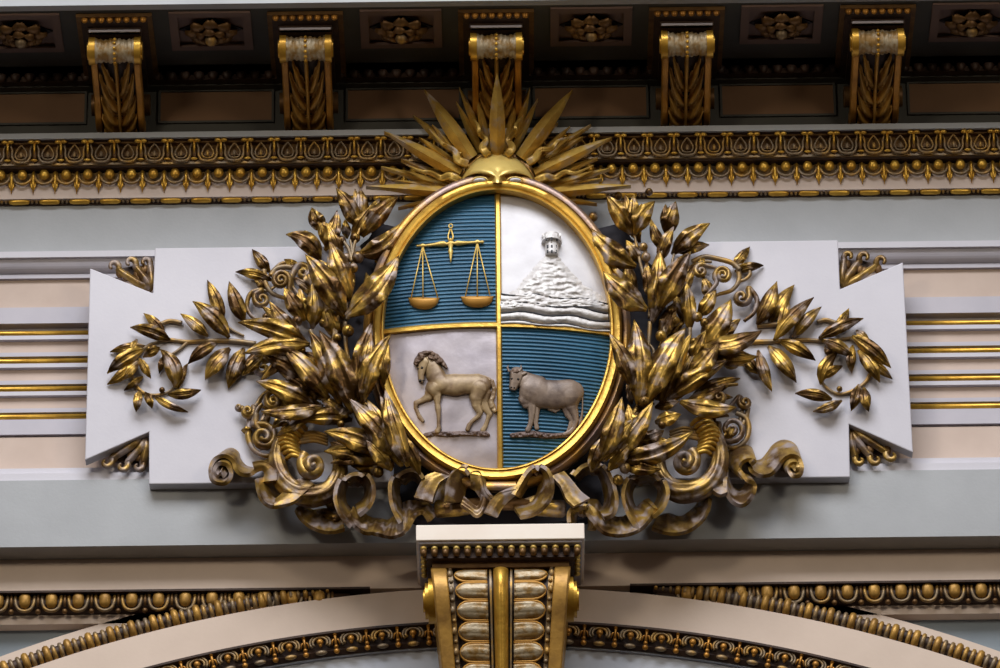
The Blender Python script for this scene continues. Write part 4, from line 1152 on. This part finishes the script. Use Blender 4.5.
stem(scR, [(738,266),(739,280),(732,290),(720,294),(708,298)], 2.8, .17); stem(scR, [(733,266),(746,266),(750,274),(744,280),(737,281)], 2.6, .17)
leaf(scR, 733,267, 750,246.5, 10, 0, hh=(.16,.15)); leaf(scR, 735,271, 763.5,265, 9, -.1, hh=(.16,.15)); leaf(scR, 700,266,704,256,7,0,hh=(.18,.17))

# lower volutes (acanthus tendrils beside the shells)
def volL(par, P):
    for q in P: spiral(par, *q)
vl = thing('acanthus_volute', W(262, 425, .12), 'small coiled gilded volutes with ribbed stalks, left of the left shell scroll', 'scroll ornament')
vr = thing('acanthus_volute', W(738, 425, .12), 'small coiled gilded volutes with ribbed stalks, right of the right shell scroll', 'scroll ornament')
volL(vl, [(239,407,3.6,0,1.2,-1,[(243,412),(250,416)],2.4,.17), (248,411,6.5,-.6,1.5,-1,[(256,406),(262,396),(272,388)],3.4,.18), (263.5,437,13,-1.9,1.8,-1,[(254,424),(256,412),(262,404)],4.2,.18),
  (273,401,6,2.6,1.4,1,[(267,396),(276,390),(292,392)],3.2,.26)])
stem(vl, [(250,420,.16),(248,436,.17),(254,450,.17),(268,456,.17),(282,450,.17)], 3.4, m='gilt_ribbon'); stem(vl, [(256,414),(256,424),(260,430)], 3.4, .19); leaf(vl, 252,432,241,430,8,.1,hh=(.16,.15))
stem(vl, [(262,424),(270,428),(276,440),(272,452)], 3, .18); leaf(vl, 262,428,268,404,9,.1,hh=(.17,.17))
volL(vr, [(745,402,6.5,-2.4,1.4,1,[(738,397),(732,404),(726,408)],3.0,.18), (719,397,6,2.2,1.4,1,[(712,391),(722,386),(738,384)],3.0,.26), (732,429,14,-2.8,1.9,1,[(718,424),(716,434),(712,444)],3.2,.19)])
stem(vr, [(748,408),(746,418),(742,426)], 2.6, .16, taper=1); stem(vr, [(743,408),(741,416),(740,424)], 2.2, .16, taper=1); leaf(vr, 725,440,733,424,9,.1,hh=(.2,.2))
stem(vr, [(722,441),(732,448),(744,442),(749,430),(746,418),(736,413)], 2.6, .17, taper=1)

# ------------------------------------------------------------------ shell scrolls (twisted horns)
def horn(par, pts, radii, name, m, flut=7, tw=.28, flat=1.0, fa=.13):
    C = curve([(p[0], p[1], p[2], r) for p, r in zip(pts, radii)], 8)
    mb = MB(); mb.tube([W(*c[:3]) for c in C], [max(.0015, c[3]/200) for c in C], 28, flut=flut, twist=tw, fa=fa, flat=flat); return mb.build(name, m, par)
def shell(c, s, label):
    X = lambda dx: c[0]+s*dx
    root = thing('shell_scroll', W(c[0], c[1], .12), label, 'scroll ornament', 'shell scrolls below the laurel branches')
    # inner snail
    pts = []; rad = []
    for i in range(18):
        t = i/17; a = -.6+2*PI*1.75*(t); r = .8+13.0*t
        pts.append((X(r*math.cos(a)*.85), c[1]+r*math.sin(a)*.9, .37-.12*t)); rad.append(2.4+3.2*t)
    horn(root, pts, rad, 'snail', 'gilt_ribbon', 2, .1, fa=.10)
    m_ = MB(); m_.ball(W(c[0], c[1], .27), .052, 16, 12, (1, .9, 1)); m_.build('snail_core', 'gilt_ribbon', root)
    # outer horn sweeping round under the snail
    P = [(-24,-38,.20),(-32,-22,.21),(-35,-4,.22),(-30,14,.23),(-17,27,.24),(2,31,.24),(18,25,.23),(27,10,.22),(27,-6,.20),(20,-18,.18)]
    horn(root, [(X(x), c[1]+y, h) for x, y, h in P], [4,6,8,9,10,10.5,9.5,8,6,3.5], 'horn', 'gilt_ribbon', 8, .24)
    # ruffle of the shell mouth
    for k in range(9):
        t = k/8; x0 = -20-8*math.sin(t*PI); y0 = -42+34*t
        m_ = MB(); C = curve([(X(x0-6), c[1]+y0+2, .22), (X(x0), c[1]+y0-2, .27), (X(x0+9), c[1]+y0+1, .26), (X(x0+14), c[1]+y0+6, .21)], 4)
        m_.tube([W(*p) for p in C], .012, 8); m_.build('ruffle', 'gilt_frame', root)
    for k in range(4):
        stem(root, [(X(-14+2*k), c[1]-22-3*k, .22), (X(2), c[1]-24-3*k, .22), (X(16), c[1]-20-3*k, .2)], 2.4, name='rib')
    return root
shell((312, 465), 1, 'coiled gilded shell scroll under the left laurel branch, beside the left ribbon end')
shell((685.5, 461), -1, 'coiled gilded shell scroll under the right laurel branch, beside the right ribbon end')
lf = thing('leaf_ornament', W(330, 510, .06), 'single gilded leaf lying flat below the left shell scroll', 'leaf ornament')
leaf(lf, 352, 516, 312, 510, 16, -.12, hh=(.14, .09)); leaf(lf, 350, 507, 322, 500, 13, -.1, hh=(.13, .10))

# ------------------------------------------------------------------ ribbons
def ribbon(par, path, off=(2, -11), hf=.26, hb=.15, name='band', m='gilt_ribbon', n=9, rip=0, nk=4):
    C = curve([(p[0], p[1], p[2] if len(p) > 2 else 0, p[3] if len(p) > 3 else 1) for p in path], n); k = len(C); G = []
    for i, c in enumerate(C):
        wd = c[3]; row = []; a_ = C[max(i-1, 0)]; b_ = C[min(i+1, k-1)]; tg = (b_-a_)[:2]; tg = tg/(np.hypot(*tg)+1e-9); nx_, ny_ = -tg[1]*nk, tg[0]*nk
        for j in range(7):
            t = j/6; b = .010*math.sin(PI*t)+rip*.006*math.sin(i*1.2)
            row.append((c[0]+(off[0]*1.1+nx_)*t*wd, c[1]+(off[1]*1.15+ny_)*t*wd, hf+c[2]+(hb-hf)*t*wd+b))
        G.append(row)
    mb = MB(); F_ = [[W(*q) for q in r] for r in G]
    # thicken along the local normal
    B = []
    for i in range(k):
        t = (F_[min(i+1, k-1)][3]-F_[max(i-1, 0)][3]); w_ = F_[i][-1]-F_[i][0]; nn = t.cross(w_); nn = nn.normalized()*.020 if nn.length > 1e-9 else Vector((0, .01, 0)); B.append([p+nn for p in F_[i]])
    full = [F_[i]+list(reversed(B[i]))+[F_[i][0]] for i in range(k)]
    mb.grid(full)
    a = full[0][:-1]; b = full[-1][:-1]
    for q in (a, b):
        for j in range(6): mb.add([q[j], q[j+1], q[12-j], q[13-j]], [(0, 1, 2, 3)])
    return autosmooth(mb.build(name, m, par), 60)
rbL = thing('ribbon', W(300, 500, .06), 'fluttering gilded ribbon end on the lower left, curling onto the white plaque', 'ribbon', 'fluttering ribbon ends')
rbR = thing('ribbon', W(700, 500, .06), 'fluttering gilded ribbon end on the lower right, curling onto the white plaque', 'ribbon', 'fluttering ribbon ends')
kn = thing('ribbon_knot', W(500, 500, .12), 'twisted gilded ribbon knot right above the keystone, under the oval shield', 'ribbon')
# left end: coil, wave, fold, loops
ribbon(rbL, [(224,472),(220,476),(216,472),(219,466),(226,467),(229,475),(224,482),(214,480),(212,470),(216,461),(224,458),(231,462),(234,470),(240,476),(250,477),(258,471),(262,467)], (7,-9), .25, .15)
# right end
ribbon(rbR, [(792,468),(796,472),(800,468),(797,462),(790,463),(787,470),(792,478),(801,477),(804,467),(800,457),(791,454),(783,458),(777,466),(770,473),(760,474),(752,468),(757,461),(748,458),(740,463),(738,472),(742,480)], (-7,-9), .25, .15)
ribbon(rbR, [(738,472),(746,482),(753,486),(750,497),(742,504),(733,500),(728,490),(727,480)], (-2,-9), .26, .16)
ribbon(rbR, [(727,492),(720,494),(713,490)], (-1,-11), .27, .20)
def band(par, A, B, hA, hB, rip=0, n=8, m='gilt_ribbon', name='band', th=.020):
    CA = curve(A, n); k = len(CA); CB0 = curve(B, n); CB = [CB0[int(round(i*(len(CB0)-1)/(k-1)))] if len(CB0) != k else CB0[i] for i in range(k)]
    F_ = []
    for i in range(k):
        row = []
        for j in range(8):
            t = j/7; p = CA[i]*(1-t)+CB[i]*t
            row.append(W(p[0], p[1], hA+(hB-hA)*t+.014*math.sin(PI*t)+rip*.010*math.sin(i*.9+t)*(.4+t)+(.006 if j in (0, 7) else 0)))
        F_.append(row)
    mb = MB(); B_ = []
    for i in range(k):
        rb = []
        for j in range(8):
            t = F_[min(i+1, k-1)][j]-F_[max(i-1, 0)][j]; w_ = F_[i][min(j+1, 7)]-F_[i][max(j-1, 0)]; nn = t.cross(w_)
            nn = nn.normalized()*th if nn.length > 1e-9 else Vector((0, th, 0))
            if nn.y < 0: nn = -nn
            rb.append(F_[i][j]+nn)
        B_.append(rb)
    mb.grid([F_[i]+list(reversed(B_[i]))+[F_[i][0]] for i in range(k)])
    for q in (F_[0]+list(reversed(B_[0])), F_[-1]+list(reversed(B_[-1]))):
        for j in range(7): mb.add([q[j], q[j+1], q[14-j], q[15-j]], [(0, 1, 2, 3)])
    return autosmooth(mb.build(name, m, par), 55)
band(rbL, [(252,462),(262,461),(270,464),(276,471),(277,480)], [(256,473),(262,471),(264,474),(263,478),(260,482)], .27, .24)
band(rbL, [(258,478),(260,491),(264,500),(272,505),(281,502)], [(275,476),(276,484),(278,490),(281,494),(285,495)], .28, .14)
band(rbL, [(274,506),(285,504),(294,501),(304,493),(314,484)], [(275,499),(283,492),(291,484),(301,478),(310,480)], .29, .25)
band(rbL, [(352,526),(342,513),(337,498),(340,483),(348,474),(359,472),(369,479),(372,492),(368,505),(358,514)], [(357,514),(349,506),(346,496),(348,487),(352,483),(358,483),(363,487),(364,494),(361,500),(355,504)], .31, .16)
band(rbL, [(350,513),(355,524),(364,531),(373,532),(382,534),(391,536),(401,533),(407,526),(414,514),(424,511),(431,521)], [(353,506),(362,511),(371,517),(380,518),(389,519),(398,510),(403,503),(409,500),(420,501),(430,504),(438,514)], .31, .20, 1)
band(rbL, [(402,522),(395,508),(392,494),(393,481),(400,472),(410,468),(419,470),(425,477)], [(405,510),(402,502),(400,493),(401,485),(406,480),(412,477),(418,479),(422,484)], .34, .18)
band(rbR, [(571,522),(571,513),(577,508),(585,506),(592,511),(595,520),(592,529)], [(577,524),(577,518),(581,514),(586,515),(588,520),(588,525),(587,530)], .28, .18)
band(rbR, [(588,510),(595,521),(604,531),(616,534),(628,533),(640,528),(650,517),(654,508)], [(588,499),(598,500),(605,511),(614,516),(623,516),(631,511),(639,504),(645,499)], .31, .20, 1)
band(rbR, [(640,530),(629,511),(625,495),(629,480),(640,472),(651,472),(661,479),(666,492),(662,506),(652,516)], [(645,516),(636,506),(633,495),(636,486),(642,481),(650,480),(656,486),(657,495),(654,503),(648,508)], .31, .16)
band(rbR, [(652,527),(668,532),(684,531),(698,523),(706,511),(709,497)], [(656,517),(668,513),(680,516),(689,511),(696,504),(698,497)], .22, .12, 1)
band(rbL, [(345,528),(330,531),(316,528),(304,520),(296,508)], [(342,518),(331,516),(320,514),(311,508),(305,500)], .20, .12, 1)
band(rbR, [(572,474),(581,465),(592,462),(603,468),(611,483),(615,500),(612,513),(604,517)], [(576,480),(583,473),(591,471),(598,477),(602,488),(604,500),(602,507),(597,508)], .34, .20)
# knot
band(kn, [(414,497),(419,485),(425,476),(435,472)], [(432,502),(435,492),(440,482),(450,476)], .33, .34)
band(kn, [(450,476),(452,488),(450,503)], [(440,484),(436,494),(433,503)], .28, .24)
band(kn, [(447,501),(449,482),(455,471),(464,467),(471,473)], [(464,503),(466,491),(469,484),(470,480),(471,476)], .35, .27)
band(kn, [(470,472),(479,471),(483,480),(485,490),(491,498)], [(471,489),(475,491),(479,497),(484,502),(489,506)], .35, .31)
band(kn, [(461,504),(470,510),(477,515),(483,509),(486,499)], [(464,496),(471,502),(477,506),(480,501),(481,494)], .35, .33)
band(kn, [(485,512),(489,503),(496,495),(505,491),(516,489)], [(498,517),(502,509),(508,502),(514,497),(519,493)], .36, .33)
band(kn, [(515,495),(524,479),(531,470),(539,467),(547,472),(551,483),(550,495),(543,506),(533,513),(520,516)], [(521,499),(529,486),(533,478),(538,475),(540,479),(538,486),(536,494),(530,502),(523,505),(513,505)], .36, .27)
band(kn, [(513,504),(524,499),(538,494)], [(519,513),(529,510),(540,504)], .27, .26)
band(kn, [(551,476),(560,485),(566,498),(574,506)], [(564,471),(572,480),(581,491),(590,498)], .34, .32)
for (x0, x1) in ((434, 458), (566, 541)):
    m_ = MB(); m_.tube([W(x0, 509, .24), W(x0+(x1-x0)*.1, 509, .24), W(x1, 508, .25), W((x0+x1)/2+(x1-x0)*1.4, 505, .22)], [.030, .042, .040, .035], 14, flut=7, fa=.06); m_.build('stalk_end', 'gilt_leaf', kn)
m_ = MB(); m_.tube([W(470, 505, .25), W(500, 503, .27), W(530, 505, .25)], [.03, .035, .03], 12); m_.build('stalk_bundle', 'bronze', kn)

# ------------------------------------------------------------------ light: hall skylight and dim hall
w = bpy.data.worlds.new('hall'); S.world = w; w.use_nodes = True
nt = w.node_tree; bg = nt.nodes['Background']
tc = nt.nodes.new('ShaderNodeTexCoord'); sp = nt.nodes.new('ShaderNodeSeparateXYZ'); nt.links.new(tc.outputs['Generated'], sp.inputs[0])
rp = nt.nodes.new('ShaderNodeValToRGB'); mr = nt.nodes.new('ShaderNodeMapRange')
mr.inputs['From Min'].default_value = -1; mr.inputs['From Max'].default_value = 1
nt.links.new(sp.outputs['Z'], mr.inputs['Value']); nt.links.new(mr.outputs['Result'], rp.inputs['Fac'])
e = rp.color_ramp.elements; e[0].position = .30; e[0].color = (.060, .038, .022, 1); e[1].position = .95; e[1].color = (.75, .80, .90, 1)
x = e.new(.5); x.color = (.24, .20, .17, 1); x = e.new(.62); x.color = (.60, .60, .62, 1)
nt.links.new(rp.outputs['Color'], bg.inputs['Color']); bg.inputs['Strength'].default_value = .35
def area(name, loc, target, size, power, col, sy=None):
    l = bpy.data.lights.new(name, 'AREA'); l.energy = power; l.size = size; l.color = col
    if sy: l.shape = 'RECTANGLE'; l.size_y = sy
    o = bpy.data.objects.new(name, l); COL.objects.link(o); o.location = loc
    o.rotation_euler = (Vector(target)-Vector(loc)).to_track_quat('-Z', 'Y').to_euler(); return o
area('skylight', (-1.2, -9.5, 25.0), (0, 0, 14.2), 12.0, 2350, (.96, .97, 1.0), 7.0)
area('hall_lamp', (-5, -9, 15.2), (0, 0, 14.6), 1.4, 130, (1.0, .86, .66))  # unseen warm fill lamps, added to soften shadows from the front
area('hall_lamp', (5.5, -9, 15.0), (0, 0, 14.6), 1.4, 120, (1.0, .86, .66))
S.view_settings.view_transform = 'Standard'; S.view_settings.look = 'None'; S.view_settings.gamma = 1
S.view_settings.use_curve_mapping = False; S.view_settings.exposure = 0.06
